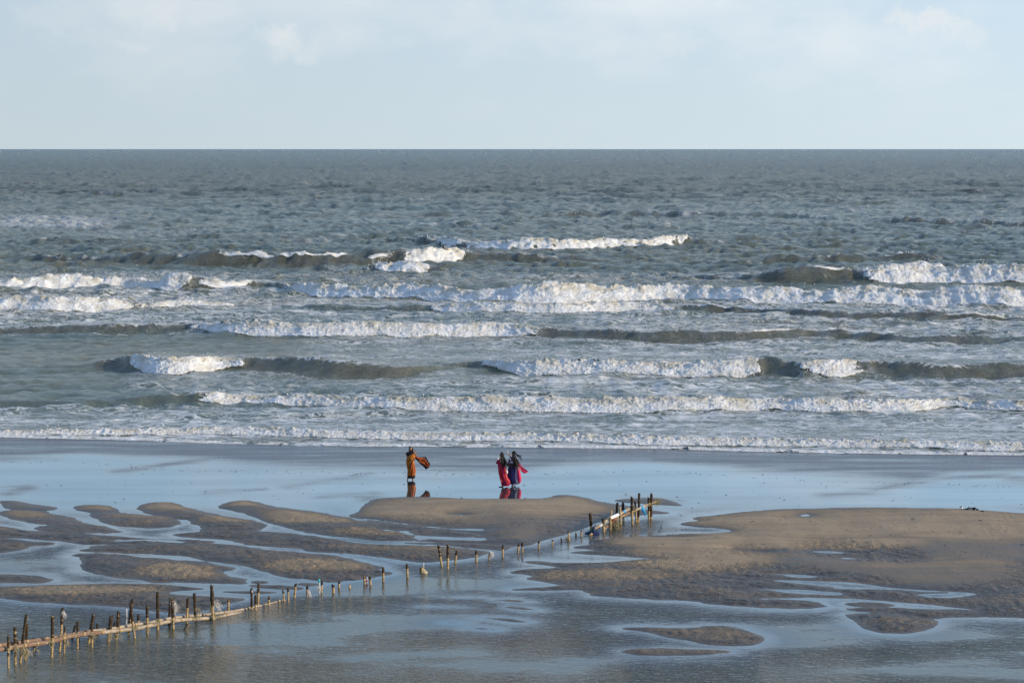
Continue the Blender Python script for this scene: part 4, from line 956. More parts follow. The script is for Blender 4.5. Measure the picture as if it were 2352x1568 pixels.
reparent(sleeve(PU, RU, int(nU*.96), nU, M_BLUE, 'plastic_wrap', 1.2), far_f)
reparent(sleeve(PV, RV, int(nV*.60), int(nV*.645), M_WHITE, 'plastic_wrap', 1.15), far_f)
reparent(sleeve(PV, RV, int(nV*.645), int(nV*.68), M_BLUE, 'plastic_wrap', 1.2), far_f)
reparent(sleeve(PU, RU, 4, int(nU*.24), M_WHITE, 'plastic_wrap', 1.02), far_f)
p = on_line(ln2, *rd(8, 1805, 280), off=.02); mb = MB()
gp = [[p + Vector((.06 * i + .05 * j, -.02 * math.sin(j * 1.4), .02 - .085 * j - .015 * i)) for i in range(4 - j // 2)] for j in range(5)]
vs = []; idx = []
for row in gp: idx.append([len(vs) + k for k in range(len(row))]); vs += row
fs = []
for j in range(4):
    for i in range(min(len(idx[j]), len(idx[j + 1])) - 1): fs.append((idx[j][i], idx[j][i + 1], idx[j + 1][i + 1], idx[j + 1][i]))
mb.add(vs, fs); o = mb.build('plastic_flap', M_BLUE, None); reparent(o, far_f)
m_ = o.modifiers.new('thickness', 'SOLIDIFY'); m_.thickness = .008
reparent(strands('rope_knot', None, PV[-1], 60, .25, .05, M_ROPE, (.3, 0, -.3), .010, 7, 1.0), far_f)
reparent(strands('rope_lashing', None, PV[int(nV*.88)], 40, .18, .05, M_ROPE, (-.6, 0, -.4), .009, 8, .9), far_f)
for k, (x, y) in enumerate(((1335,455),(1690,270),(1730,300),(1940,215),(1235,530),(1500,470),(1420,470))):
    reparent(strands('rope_lashing', None, on_line(ln2, *rd(8, x, y), off=.0), 16, .14, .035, M_ROPE, (0, 0, -.4), .009, 30 + k, 1.0), far_f)
reparent(strands('tangled_rope', None, on_line(ln2, *rd(8, 1400, 500), off=.05), 90, .55, .07, M_ROPE, (0.05, 0, -1), .010, 77, .55), far_f)
reparent(strands('tangled_rope', None, on_line(ln2, *rd(8, 1420, 590), off=.05), 50, .22, .07, M_DARK, (0, 0, -.3), .012, 78, 1.1), far_f)
mred = plain('faded_red_rope', (.35, .07, .06), .8)
reparent(strands('tangled_rope', None, on_line(ln2, *rd(8, 1385, 470), off=.0), 12, .15, .03, mred, (0, 0, -.3), .011, 79, 1.1), far_f)
mb = MB(); tube(mb, smooth_pts([on_line(ln2, *rd(8, 1590, 430), off=.05), on_line(ln2, *rd(8, 1628, 480), off=.05)], 3), .006, 5); reparent(mb.build('twig', M_DARK, None), far_f)

# navy cloth snagged at the foot of the far fence
cxx, cyy = rd(8, 1060, 680); CXw, CYw = at(cxx, cyy); CXw, CYw = float(CXw), float(CYw)
kz = mpp(CYw) / 1.7415 / 3.92
cl = thing('snagged_cloth', 'navy blue cloth heaped over the low end of the fence by the sand edge', 'cloth', (CXw, CYw, 0))
n1, n2 = 30, 18; vs, fs = [], []
gx = np.linspace(-1, 1, n1)[None, :] + np.zeros((n2, 1)); gy = np.linspace(-1, 1, n2)[:, None] + np.zeros((1, n1))
hz = 0.10 * np.exp(-((gx + .45) / .35) ** 2) + 0.30 * np.exp(-((gx - .1) / .28) ** 2) + 0.10 * np.exp(-((gx - .55) / .2) ** 2)
hz = hz * np.exp(-(gy / .55) ** 2) + .06 * fbm(gx * 4, gy * 3, 5, 3) - .02
hz = hz - 0.10 * np.clip(np.abs(gx) - .75, 0, 1) - .12 * np.clip(np.abs(gy) - .7, 0, 1)
W2 = 128 * kz * 1.05
me = grid_mesh('cloth_fold', gx * W2, gy * .32 + .05 * fbm(gx * 3, gy * 2, 6, 2), hz * 1.05)
link('cloth_fold', me, M_NAVY, cl)
mb = MB(); tube(mb, [(-130 * kz, .1, .1), (-165 * kz, .1, 100 * kz)], .010, 6); mb.build('stick', M_DARK, cl)
mb = MB(); tube(mb, [(40 * kz, -.25, .22), (115 * kz, -.3, 120 * kz)], .016, 6); mb.build('stick', M_DARK, cl)
mb = MB(); tube(mb, [(-70 * kz, -.34, -.03), (-10 * kz, -.30, .07)], [.03, .05], 8); mb.build('broken_bamboo', M_BAMB, cl)
mg = plain('green_scrap', (.02, .25, .12), .7)
mb = MB()
for k in range(7): blob(mb, (random.uniform(-.2, .25), -.2, random.uniform(.12, .26)), (.02, .01, .012), 6, 4, .3, k)
mb.build('green_scrap', mg, cl)['kind'] = 'stuff'

# single stakes ---------------------------------------------------------------------
STAKES = [
 (5,2015,510,2035,253,46,'half',.2,'tall leaning bamboo stake just right of where the rail sinks'),
 (5,2247,498,2252,310,44,'half',.25,'bamboo stake with a ragged net shred on its right side'),
 (6,358+14,1018,358,735,30,'pipe',0,'grey pipe stake topped with a cyan cap'),
 (6,405,988,415,772,38,'half',.3,'slant cut bamboo stake right behind the cyan capped pipe'),
 (6,628,985,622,850,54,'half',.2,'thick short bamboo stump with a jagged top, right of the cyan capped pipe'),
 (6,732,897,735,786,46,'half',.2,'short stump standing farther back beyond the thick jagged stump'),
 (6,935,898,935,844,42,'light',0,'lowest square cut stump, alone between two stake groups'),
 (6,1212,820,1208,682,44,'half',.2,'left stake of the close group of three short stakes'),
 (6,1255,803,1260,682,28,'pipe',0,'thin grey pipe in the middle of the close group of three'),
 (6,1325,837,1312,702,44,'half',.25,'right stake of the close group of three, leaning left'),
 (6,1567,770,1565,520,46,'half',.35,'stake standing at the pointed tip of the smooth sandbar'),
 (6,2018,690,2012,460,48,'half',.3,'lone stake in open water halfway between sandbar tip and sack'),
 (6,2267,578,2265,523,34,'dark',1,'small dark stump left of the sack tied to a pipe'),
 (7,558,542,492,163,44,'half',.5,'stake leaning left beside the tallest middle stake'),
 (7,662,578,665,134,50,'half',.55,'tallest of the middle stakes, dark upper half'),
 (7,797,480,830,255,44,'half',.3,'stake leaning right beside the tallest middle stake'),
 (7,1197,455,1200,250,46,'half',.3,'straight stake between the leaning stake and the netted one'),
 (7,1440,412,1447,272,36,'light',0,'stake with a pale net tuft flying from its top'),
 (7,1703,355,1697,151,42,'half',.3,'first stake right of the netted one, ringed with dark bands'),
 (7,1985,275,1998,121,40,'half',.25,'left stake of the close pair below the rippled sand edge'),
 (7,2065,265,2064,88,40,'half',.45,'right and darker stake of the close pair'),
 (8,216,920,215,810,30,'half',.2,'stake right of the close pair, standing alone in the bend'),
 (8,432,862,432,784,27,'half',.2,'short stake second after the close pair'),
 (8,570,808,570,750,28,'dark',1,'dark split stump between the short stake and the leaning stake'),
 (8,690,785,678,652,32,'half',.1,'leaning stake with rope lying at its foot'),
 (8,800,725,800,678,30,'dark',1,'splintered stump left of the last single stake'),
 (8,883,722,885,634,30,'half',.1,'last single stake before the navy cloth'),
]
GRP = 'single bamboo stakes in the line between the two fences'
for i, (r_, xb, yb, xt, yt, wd, stl, cut, lab) in enumerate(STAKES):
    x0, y0 = rd(r_, xb, yb); X0, Y0 = at(x0, y0)
    th = thing('bamboo_stake' if stl != 'pipe' else 'pipe_stake', lab, 'stake', (float(X0), float(Y0), 0), 0, GRP)
    o, B, T, R = post(None, r_, xb, yb, xt, yt, wd, stl, cut, name='stem'); reparent(o, th)
    if i == 1: reparent(strands('net_shreds', None, B.lerp(T, .6) + Vector((.06, -.03, 0)), 20, .25, .02, M_NET, (.15, 0, -1), .006, 3, .3), th)
    if i == 2:
        mb = MB(); tube(mb, [T - Vector((0, 0, .10)), T + Vector((0, 0, .01))], R * 1.25, 10); reparent(mb.build('cap', M_CYAN, None), th)
        reparent(strands('net_shreds', None, B.lerp(T, .5), 26, .2, .03, M_NET, (.2, 0, -1), .007, 13, .5), th)
    if i == 17: reparent(strands('net_shreds', None, T + Vector((.02, 0, 0)), 50, .24, .025, M_NET, (.35, 0, -.7), .009, 23, .35), th)
    if i == 24: reparent(strands('rope_scrap', None, B + Vector((-.05, -.05, .03)), 20, .2, .05, M_ROPE, (-.4, 0, 0), .010, 24, .8), th)
    if i == 8: reparent(wrap('rope_lashing', None, B.lerp(T, .35), T - B, R, 2, mred, .014, 3), th)
# pipe with the wet sack
x0, y0 = rd(7, 192, 660); X0, Y0 = at(x0, y0); X0 = float(X0); Y0 = float(Y0); k7 = mpp(Y0) / 1.7415 / 4.704
th = thing('pipe_stake', 'grey topped pipe with a wet tan sack tied round its foot', 'stake', (X0, Y0, 0), 0, GRP)
o, B, T, R = post(None, 7, 195, 655, 208, 460, 28, 'pipe', 0, name='stem'); reparent(o, th)
sk = thing('sack', 'wet tan sack bulging at the foot of the grey topped pipe', 'sack', (X0, Y0 - .06, 0))
mb = MB(); prof = [(0, 30, 62), (15, 28, 66), (40, 22, 58), (70, 10, 38), (100, 2, 20), (125, 0, 12)]
rings = []
for hh, xo, rr_ in prof:
    rings.append([Vector(((xo + rr_ * math.cos(a) * (1 + .08 * math.sin(5 * a + hh))) * k7, rr_ * .7 * math.sin(a) * k7, (hh - 6) * k7)) for a in [2 * math.pi * q_ / 14 for q_ in range(14)]])
vs = [v for rg_ in rings for v in rg_]; fs = []
for i in range(len(rings) - 1):
    for k in range(14): fs.append((i * 14 + k, i * 14 + (k + 1) % 14, (i + 1) * 14 + (k + 1) % 14, (i + 1) * 14 + k))
fs.append(tuple(range((len(rings) - 1) * 14, len(rings) * 14)))
mb.add(vs, fs); mb.build('sack_body', M_SACK, sk)
mb = MB(); tube(mb, [(-.03, -.05, -.05), (-.02, -.05, 105 * k7)], .035, 8); mb.build('bamboo_stub', M_BAMB, sk)
wrap('neck_tie', sk, (0, 0, 112 * k7), (0, 0, 1), .04, 2, M_ROPE, .01, 5)

# ------------------------------------------------------------------ people
M_SKIN = plain('brown_skin', (.30, .15, .09), .5, (.36, .19, .115), 6, 0.0)
M_HAIR = plain('black_hair', (.006, .004, .003), .45, (.02, .011, .007), 20, .01)
M_BLACK = plain('black_cloth', (.006, .006, .008), .8, (.012, .011, .014), 12, .004)
M_GOLD = plain('gold_orange_sari', (.24, .065, .004), .55, (.42, .13, .008), 7, .01)
M_RUST = plain('rust_sari_cloth', (.30, .05, .008), .6, (.42, .09, .015), 7, .01)
M_MAG = plain('magenta_sari', (.20, .004, .02), .55, (.36, .008, .05), 6, .01)
M_CRIM = plain('crimson_sari', (.50, .02, .012), .55, (.62, .05, .02), 9, .01)
M_ROYAL = plain('royal_blue_sari', (.004, .005, .035), .5, (.008, .012, .10), 6, .01)
M_PINK = plain('hot_pink_cloth', (.50, .008, .06), .6, (.60, .02, .10), 6, .01)
M_GREY = plain('silver_grey_border', (.32, .27, .30), .6, (.5, .44, .46), 20, .01)
M_LIP = plain('lips', (.35, .05, .05), .4)
M_EYE = plain('eye_white', (.6, .58, .55), .3); M_IRIS = plain('dark_iris', (.01, .006, .004), .2)
def skin_body(name, verts, edges, rad, parent, extra=None, root=0):
    me = bpy.data.meshes.new(name); me.from_pydata([tuple(v) for v in verts], edges, [])
    o = bpy.data.objects.new(name, me); col.objects.link(o)
    m = o.modifiers.new('skin', 'SKIN'); s2 = o.modifiers.new('sub', 'SUBSURF'); s2.levels = s2.render_levels = 1
    for i, r in enumerate(rad): me.skin_vertices[0].data[i].radius = (r, r)
    me.skin_vertices[0].data[root].use_root = True
    dg = bpy.context.evaluated_depsgraph_get(); ev = o.evaluated_get(dg); nm = bpy.data.meshes.new_from_object(ev)
    bpy.data.objects.remove(o); mb = MB()
    mb.add([v.co[:] for v in nm.vertices], [tuple(p_.vertices) for p_ in nm.polygons])
    if extra: extra(mb)
    return mb.build(name, M_SKIN, parent)
def loft(name, rings, mat, parent, n=28, folds=0.0, nf=9, cap=True, seed=0, tw=0.0):
    """rings: (cx, cy, cz, rx, ry, fold_scale)"""
    q = random.Random(seed); vs, fs = [], []; ph = q.uniform(0, 6)
    # densify
    P = []
    for i in range(len(rings) - 1):
        for k in range(4):
            t_ = k / 4; P.append([a * (1 - t_) + b2 * t_ for a, b2 in zip(rings[i], rings[i + 1])])
    P.append(list(rings[-1]))
    for j, (cx_, cy_, cz, rx, ry, fsx) in enumerate(P):
        for k in range(n):
            a = 2 * math.pi * k / n; ff = 1 + folds * fsx * (math.sin(nf * a + ph + tw * j) + .5 * math.sin((nf * 2 - 3) * a + 2 * ph + tw * j * .6))
            vs.append((cx_ + rx * math.cos(a) * ff, cy_ + ry * math.sin(a) * ff, cz + .012 * fsx * math.sin(3 * a + j)))
    for j in range(len(P) - 1):
        for k in range(n): fs.append((j * n + k, j * n + (k + 1) % n, (j + 1) * n + (k + 1) % n, (j + 1) * n + k))
    if cap: fs.append(tuple(range(n))); fs.append(tuple((len(P) - 1) * n + k for k in reversed(range(n))))
    mb = MB(); mb.add(vs, fs); return mb.build(name, mat, parent)
def sheet(name, quad, mat, parent, nu=14, nv=8, wave=.03, seed=0, y0=0.0, y1=0.0):
    """wind blown cloth between two edge polylines (top edge, bottom edge), given as (x, z)"""
    top, bot = quad
    def samp(pl, u):
        t_ = u * (len(pl) - 1); i = min(int(t_), len(pl) - 2); f = t_ - i
        return [pl[i][k] * (1 - f) + pl[i + 1][k] * f for k in range(2)]
    vs, fs = [], []
    for j in range(nv + 1):
        for i in range(nu + 1):
            u, v = i / nu, j / nv; a = samp(top, u); b_ = samp(bot, u)
            x = a[0] * (1 - v) + b_[0] * v; z = a[1] * (1 - v) + b_[1] * v
            y = y0 + (y1 - y0) * u + wave * math.sin(v * 9 + u * 3 + seed) * (0.3 + u) + wave * .6 * math.sin(u * 11 + v * 4 + seed * 2)
            vs.append((x, y, z))
    for j in range(nv):
        for i in range(nu): a = j * (nu + 1) + i; fs.append((a, a + 1, a + nu + 2, a + nu + 1))
    mb = MB(); mb.add(vs, fs); o = mb.build(name, mat, parent)
    m = o.modifiers.new('thickness', 'SOLIDIFY'); m.thickness = .006; return o
def hand_graph(verts, edges, rad, wrist_i, palm, direction, side, length=.085):
    """palm vertex plus five separate bent fingers"""
    d_ = Vector(direction).normalized(); s_ = Vector(side).normalized(); nrm = d_.cross(s_)
    pi = len(verts); verts.append(Vector(palm)); rad.append(.026); edges.append((wrist_i, pi))
    for k, (off, ln_) in enumerate(((-.026, .80), (-.009, .95), (.009, 1.0), (.026, .78))):
        b0 = Vector(palm) + s_ * off * .8; i0 = len(verts)
        verts.append(b0); verts.append(b0 + d_ * length * .5 * ln_ + s_ * off * .3); verts.append(b0 + d_ * length * .85 * ln_ + nrm * .012 + s_ * off * .4)
        rad.extend([.010, .0085, .006]); edges.extend([(i0, i0 + 1), (i0 + 1, i0 + 2)])
    i0 = len(verts); verts.append(Vector(palm) - d_ * .01); verts.append(Vector(palm) + s_ * -.04 + d_ * .02); verts.append(Vector(palm) + s_ * -.05 + d_ * .048)
    rad.extend([.012, .010, .008]); edges.extend([(i0, i0 + 1), (i0 + 1, i0 + 2)])
def head_parts(parent, c, face, r=(.075, .09, .108), features=True):
    """eyes, mouth placed round the face direction"""
    c = Vector(c); f = Vector(face).normalized(); s_ = f.cross(Vector((0, 0, 1))).normalized(); up = s_.cross(f)
    for sg_ in (-1, 1):
        e = MB(); blob(e, c + f * .082 + s_ * sg_ * .030 + up * .008, (.012, .012, .008), 8, 5, 0); eo = e.build('eye', M_EYE, parent)
        e = MB(); blob(e, c + f * .092 + s_ * sg_ * .030 + up * .008, (.005, .005, .006), 6, 4, 0); e.build('iris', M_IRIS, eo)
        e = MB(); tube(e, [c + f * .088 + s_ * sg_ * .045 + up * .024, c + f * .094 + s_ * sg_ * .028 + up * .03, c + f * .094 + s_ * sg_ * .014 + up * .026], .004, 5); e.build('eyebrow', M_HAIR, parent)
    e = MB(); tube(e, [c + f * .086 - s_ * .024 - up * .05, c + f * .095 - up * .054, c + f * .086 + s_ * .024 - up * .05], [.004, .009, .004], 6); e.build('mouth', M_LIP, parent)
def head_extra(c, face):
    c = Vector(c); f = Vector(face).normalized(); s_ = f.cross(Vector((0, 0, 1))).normalized()
    def fn(mb):
        blob(mb, c, (.074, .080, .105), 16, 12, 0); blob(mb, c + f * .03 + Vector((0, 0, -.055)), (.05, .055, .055), 12, 8, 0)
        tube(mb, [c + f * .075 + Vector((0, 0, .012)), c + f * .105 + Vector((0, 0, -.022)), c + f * .085 + Vector((0, 0, -.03))], [.008, .014, .010], 7)
        for sg_ in (-1, 1): blob(mb, c + s_ * sg_ * .078 + Vector((0, 0, -.008)), (.012, .016, .028), 8, 6, 0)
    return fn
def hair_cap(mb, c, face, grow=1.12):
    """skull hair with the face left open"""
    c = Vector(c); f = Vector(face).normalized(); n, m = 18, 12; vs = []; fs = []
    for i in range(m + 1):
        th = math.pi * i / m
        for k in range(n):
            a = 2 * math.pi * k / n; dr = Vector((math.sin(th) * math.cos(a), math.sin(th) * math.sin(a), math.cos(th)))
            fr = dr.dot(f); g = grow if (fr < .45 or dr.z > .62) and not (fr > .1 and dr.z < -.2) else .90
            vs.append(c - f * .012 + Vector((dr.x * .078 * g, dr.y * .084 * g, dr.z * .108 * g + .006)))
    for i in range(m):
        for k in range(n): fs.append((i * n + k, i * n + (k + 1) % n, (i + 1) * n + (k + 1) % n, (i + 1) * n + k))
    mb.add(vs, fs)
def tresses(mb, roots, path, n, th, seed, jit=.03, tip=.25):
    q = random.Random(seed)
    for i in range(n):
        r0 = Vector(q.choice(roots)) + Vector((q.gauss(0, .02), q.gauss(0, .02), q.gauss(0, .02))); j = Vector((q.gauss(0, jit), q.gauss(0, jit), q.gauss(0, jit)))
        pts = [r0]
        for k, p_ in enumerate(path): pts.append(Vector(p_) + j * (k + 1) + Vector((q.gauss(0, jit * .5), q.gauss(0, jit * .5), q.gauss(0, jit * .5))))
        P = smooth_pts(pts, 4); tube(mb, P, [th * (1 - (1 - tip) * a / (len(P) - 1)) for a in range(len(P))], 5, True)
class Fig:
    """maps measured points of a figure (x right, y down, pixels) to its own metric frame"""
    def __init__(s, cx_, base, k): s.cx, s.b, s.k = cx_, base, k
    def __call__(s, x, y, dep=0.0): return Vector(((x - s.cx) * s.k, dep, (s.b - y) * s.k * 1.01))
def rings(F, rows, dep=0.0, ratio=.72):
    return [((( l + r) / 2 - F.cx) * F.k, dep + (row[4] if len(row) > 4 else 0), (F.b - y) * F.k * 1.01, (r - l) / 2 * F.k, (r - l) / 2 * F.k * ratio, fs_) for row in rows for (y, l, r, fs_) in [row[:4]]]

# woman in the gold and orange sari
x0, y0 = (1560 + 520 / 6.27) / 1.7415, (1760 + 998 / 6.27) / 1.7415; X0, Y0 = at(x0, y0); X0, Y0 = float(X0), float(Y0)
F = Fig(520, 1000, mpp(Y0) / 1.7415 / 6.27)
W = thing('person', 'woman in a gold orange sari holding her hair, its end blowing out to the right', 'person', (X0, Y0, 0))
hc = F(522, 222); face = Vector((.38, -.9, -.08))
V = [F(510, 480), F(508, 400, .0), F(508, 335), F(508, 288, .01), hc + Vector((0, 0, -.03)),
     F(428, 318), F(450, 415, -.05), F(548, 470, -.17), F(608, 325), F(665, 378, -.06), F(598, 275, -.08),
     F(475, 500), F(470, 720, -.03), F(448, 930, .03), F(442, 978, .05), F(432, 990, -.06), F(560, 505), F(565, 730, .03), F(565, 940, .05), F(566, 985, .05), F(580, 992, -.07)]
E = [(0, 1), (1, 2), (2, 3), (3, 4), (2, 5), (5, 6), (6, 7), (2, 8), (8, 9), (9, 10), (0, 11), (11, 12), (12, 13), (13, 14), (14, 15), (0, 16), (16, 17), (17, 18), (18, 19), (19, 20)]
Rr = [.12, .10, .10, .045, .06, .05, .038, .025, .05, .038, .025, .09, .055, .034, .036, .024, .09, .055, .034, .036, .024]
hand_graph(V, E, Rr, 7, F(575, 488, -.19), (1, 0, -.5), (0, -.3, 1)); hand_graph(V, E, Rr, 10, F(580, 248, -.08), (-.5, 0, 1), (-.5, -.8, 0))
skin_body('body', V, E, Rr, W, head_extra(hc, face)); head_parts(W, hc, face)
mb = MB(); hair_cap(mb, hc, face)
tresses(mb, [F(490, 190, .04), F(520, 175, .03), F(560, 200, .03)], [F(500, 260, .08), F(550, 310, .10), F(590, 350, .12)], 26, .016, 5)
tresses(mb, [F(560, 200, .02)], [F(575, 250, -.02), F(560, 300, .0), F(590, 330, .02)], 12, .014, 6)
mb.build('hair', M_HAIR, W)['kind'] = 'stuff'
loft('blouse', rings(F, [(465, 428, 590, 0), (400, 420, 600, 0), (350, 412, 615, 0), (318, 415, 618, 0), (298, 440, 590, 0), (288, 480, 545, 0)], 0, .62), M_BLACK, W, 24)
for (a, b_) in (((430, 315), (445, 385)), ((608, 322), (645, 362))):
    mb = MB(); tube(mb, [F(*a), F((a[0] + b_[0]) / 2, (a[1] + b_[1]) / 2, -.02), F(*b_, -.03)], [.062, .058, .052], 12); mb.build('sleeve', M_BLACK, W)
loft('skirt', rings(F, [(455, 420, 598, .2), (510, 410, 606, .5), (570, 412, 616, .8), (650, 425, 626, 1), (730, 442, 640, 1.1), (790, 448, 645, 1.2), (850, 445, 632, 1.3), (890, 446, 628, 1.4)]), M_GOLD, W, 48, .035, 11, tw=.05)
loft('skirt_hem', rings(F, [(886, 443, 632, 1.4), (925, 448, 628, 1.6), (955, 480, 605, 1.8)]), M_BLACK, W, 48, .04, 11, seed=0)
for k, (xa, ya, xb_, yb_, m_) in enumerate(((590, 480, 470, 700, M_BLACK), (560, 540, 600, 880, M_RUST), (600, 560, 640, 800, M_RUST), (575, 530, 560, 900, M_RUST), (540, 560, 520, 880, M_RUST))):
    mb = MB(); P = smooth_pts([F(xa, ya, -.16), F((xa + xb_) / 2 + 4, (ya + yb_) / 2, -.17), F(xb_, yb_, -.14)], 5); tube(mb, P, [.012, .016, .02, .024, .024, .024, .024, .02, .018, .014, .008][:len(P)], 6, True, 0, 0); mb.build('pleat', m_, W)
# sash across the chest, over the shoulder on the right
n = 28; loops = []
for (xl, yl, xr_, yr_, g) in ((430, 420, 610, 305, 1.10), (425, 440, 625, 330, 1.22), (420, 465, 640, 365, 1.26), (418, 500, 640, 420, 1.22), (416, 520, 612, 500, 1.12)):
    c0 = F((xl + xr_) / 2, (yl + yr_) / 2); hx = (xr_ - xl) / 2 * F.k; hz_ = (yl - yr_) / 2 * F.k
    loops.append([c0 + Vector((hx * math.cos(a), hx * .62 * g * math.sin(a), hz_ * math.cos(a) + .008 * math.sin(6 * a))) for a in [2 * math.pi * q_ / n for q_ in range(n)]])
vs = [v for l in loops for v in l]; fs = [(j * n + k, j * n + (k + 1) % n, (j + 1) * n + (k + 1) % n, (j + 1) * n + k) for j in range(len(loops) - 1) for k in range(n)]
mb = MB(); mb.add(vs, fs); o = mb.build('sari_sash', M_GOLD, W); o.modifiers.new('thickness', 'SOLIDIFY').thickness = .008
fx_ = lambda pts: [((x - F.cx) * F.k, (F.b - y) * F.k * 1.01) for x, y in pts]
sheet('sari_end', (fx_([(625, 380), (700, 425), (800, 432), (905, 428), (955, 520), (1002, 600)]), fx_([(625, 455), (700, 535), (760, 600), (830, 655), (895, 740), (985, 690)])), M_BLACK, W, 20, 10, .035, 1, .02, .10)
sheet('sari_panel', (fx_([(650, 405), (740, 445), (810, 452), (880, 455), (925, 545), (980, 640)]), fx_([(650, 440), (720, 500), (780, 570), (850, 600), (900, 660), (960, 690)])), M_RUST, W, 20, 10, .035, 1, -.005, .075)
mb = MB()
wrap('bangles', W, F(548, 470, -.17), F(575, 488, -.19) - F(450, 415, -.05), .028, 3, plain('gold_bangle', (.7, .35, .03), .3, metal=.6), .006, 2)

# woman in the magenta sari
x0, y0 = (1950 + 400 / 6.815) / 1.7415, (1780 + 1140 / 6.815) / 1.7415; X0, Y0 = at(x0, y0); X0, Y0 = float(X0), float(Y0)
F = Fig(400, 1140, mpp(Y0) / 1.7415 / 6.815)
W = thing('person', 'woman in a crimson and magenta sari, seen from behind with long hair blowing right', 'person', (X0, Y0, 0))
hc = F(385, 262); face = Vector((-.8, .55, -.1))
V = [F(395, 600), F(390, 480), F(375, 400), F(378, 340, .0), hc + Vector((0, 0, -.03)),
     F(310, 415, .04), F(268, 505, .08), F(330, 470, .20), F(432, 410, -.04), F(450, 520, .02), F(340, 500, .20),
     F(360, 640), F(385, 860, .02), F(415, 1060, .0), F(425, 1125, .0), F(350, 1135, .03), F(440, 640), F(490, 850, .05), F(545, 1050, .10), F(555, 1100, .12), F(500, 1112, .14)]
hand_E = list(E[:20]); Rr = [.12, .10, .10, .045, .06, .05, .038, .025, .05, .038, .025, .09, .055, .034, .036, .024, .09, .055, .034, .036, .024]
E2 = [(0, 1), (1, 2), (2, 3), (3, 4), (2, 5), (5, 6), (6, 7), (2, 8), (8, 9), (9, 10), (0, 11), (11, 12), (12, 13), (13, 14), (14, 15), (0, 16), (16, 17), (17, 18), (18, 19), (19, 20)]
hand_graph(V, E2, Rr, 7, F(330, 440, .22), (-.3, 0, 1), (0, 1, 0)); hand_graph(V, E2, Rr, 10, F(305, 480, .22), (-1, 0, .2), (0, 1, 0))
skin_body('body', V, E2, Rr, W, head_extra(hc, face)); head_parts(W, hc, face)
mb = MB(); hair_cap(mb, hc, face)
rt = [F(400, 215, -.04), F(430, 250, -.05), F(420, 290, -.06), F(380, 220, -.06)]
tresses(mb, rt, [F(440, 330, -.12), F(470, 420, -.15), F(490, 500, -.15), F(505, 545, -.14)], 46, .020, 8, .022)
tresses(mb, rt, [F(400, 330, -.13), F(420, 420, -.17), F(455, 500, -.17)], 36, .020, 9, .02)
tresses(mb, [F(500, 480, -.14)], [F(560, 510, -.14), F(620, 520, -.12), F(680, 540, -.10)], 16, .008, 10, .022)
mb.build('hair', M_HAIR, W)['kind'] = 'stuff'
loft('blouse', rings(F, [(600, 285, 495, 0), (500, 290, 470, 0), (430, 298, 450, 0), (400, 305, 440, 0), (375, 335, 415, 0)], 0, .60), M_MAG, W, 24)
for k, pts in enumerate(([F(312, 415, .03), F(262, 490, .08), F(300, 500, .16)], [F(432, 412, -.03), F(452, 510, .01)])):
    mb = MB(); tube(mb, pts, [.066, .060, .055][:len(pts)], 12, True, .05, k); mb.build('sleeve', M_MAG, W)
loft('skirt', rings(F, [(470, 275, 485, .3), (560, 282, 497, .5), (650, 292, 510, .8), (750, 300, 522, 1), (850, 322, 540, 1.1), (930, 342, 585, 1.3), (1000, 368, 622, 1.5), (1060, 382, 612, 1.6), (1100, 392, 575, 1.6)]), M_MAG, W, 52, .035, 12, tw=.05)
for k, (pts, m_) in enumerate(((((430, 500), (470, 600), (480, 800), (520, 1010)), M_CRIM), (((460, 560), (440, 760), (470, 900), (560, 1050)), M_PINK), (((490, 700), (500, 850), (590, 1010)), M_CRIM), (((400, 640), (440, 820), (480, 960)), M_PINK), (((320, 600), (340, 800), (390, 1000)), M_CRIM))):
    P = smooth_pts([F(a, b_, -.155 if a > 380 else -.12) for a, b_ in pts], 5); mb = MB(); tube(mb, P, [.022] * (len(P) - 1) + [.008], 7, True); mb.build('pleat', m_, W)
for k, (a, b_) in enumerate(((370, 1138), (535, 1108))):
    mb = MB(); blob(mb, F(a, b_ + 2, .02 + .12 * k) + Vector((0, 0, .012)), (.115, .045, .018), 10, 5, 0); mb.build('sandal', M_BLACK, W)
pc = thing('phone', 'pale phone held up at the left of the magenta sari woman', 'phone', tuple(Vector((X0, Y0, 0)) + F(285, 405, .22)))
mb = MB(); tube(mb, [(0, 0, -.07), (0, 0, .07)], [.035, .035], 4, True, 0, 0, .25); mb.build('phone_body', plain('phone_white', (.7, .7, .7), .3), pc)
sv = plain('silver_chain', (.5, .5, .5), .3, metal=.8)
P = smooth_pts([F(470, 500, -.17), F(520, 560, -.2), F(512, 640, -.2), F(535, 700, -.2)], 6)
bag = thing('handbag', 'small pale handbag on a chain hanging between the two women', 'bag', (X0, Y0, 0))
mb = MB(); tube(mb, P, .008, 5); mb.build('chain', sv, bag)
mb = MB(); c0 = F(535, 712, -.2); tube(mb, [c0 + Vector((0, 0, -.05)), c0 + Vector((0, 0, .04))], [.05, .045], 4, True, 0, 0, .5); mb.build('bag_body', M_WHITE, bag)

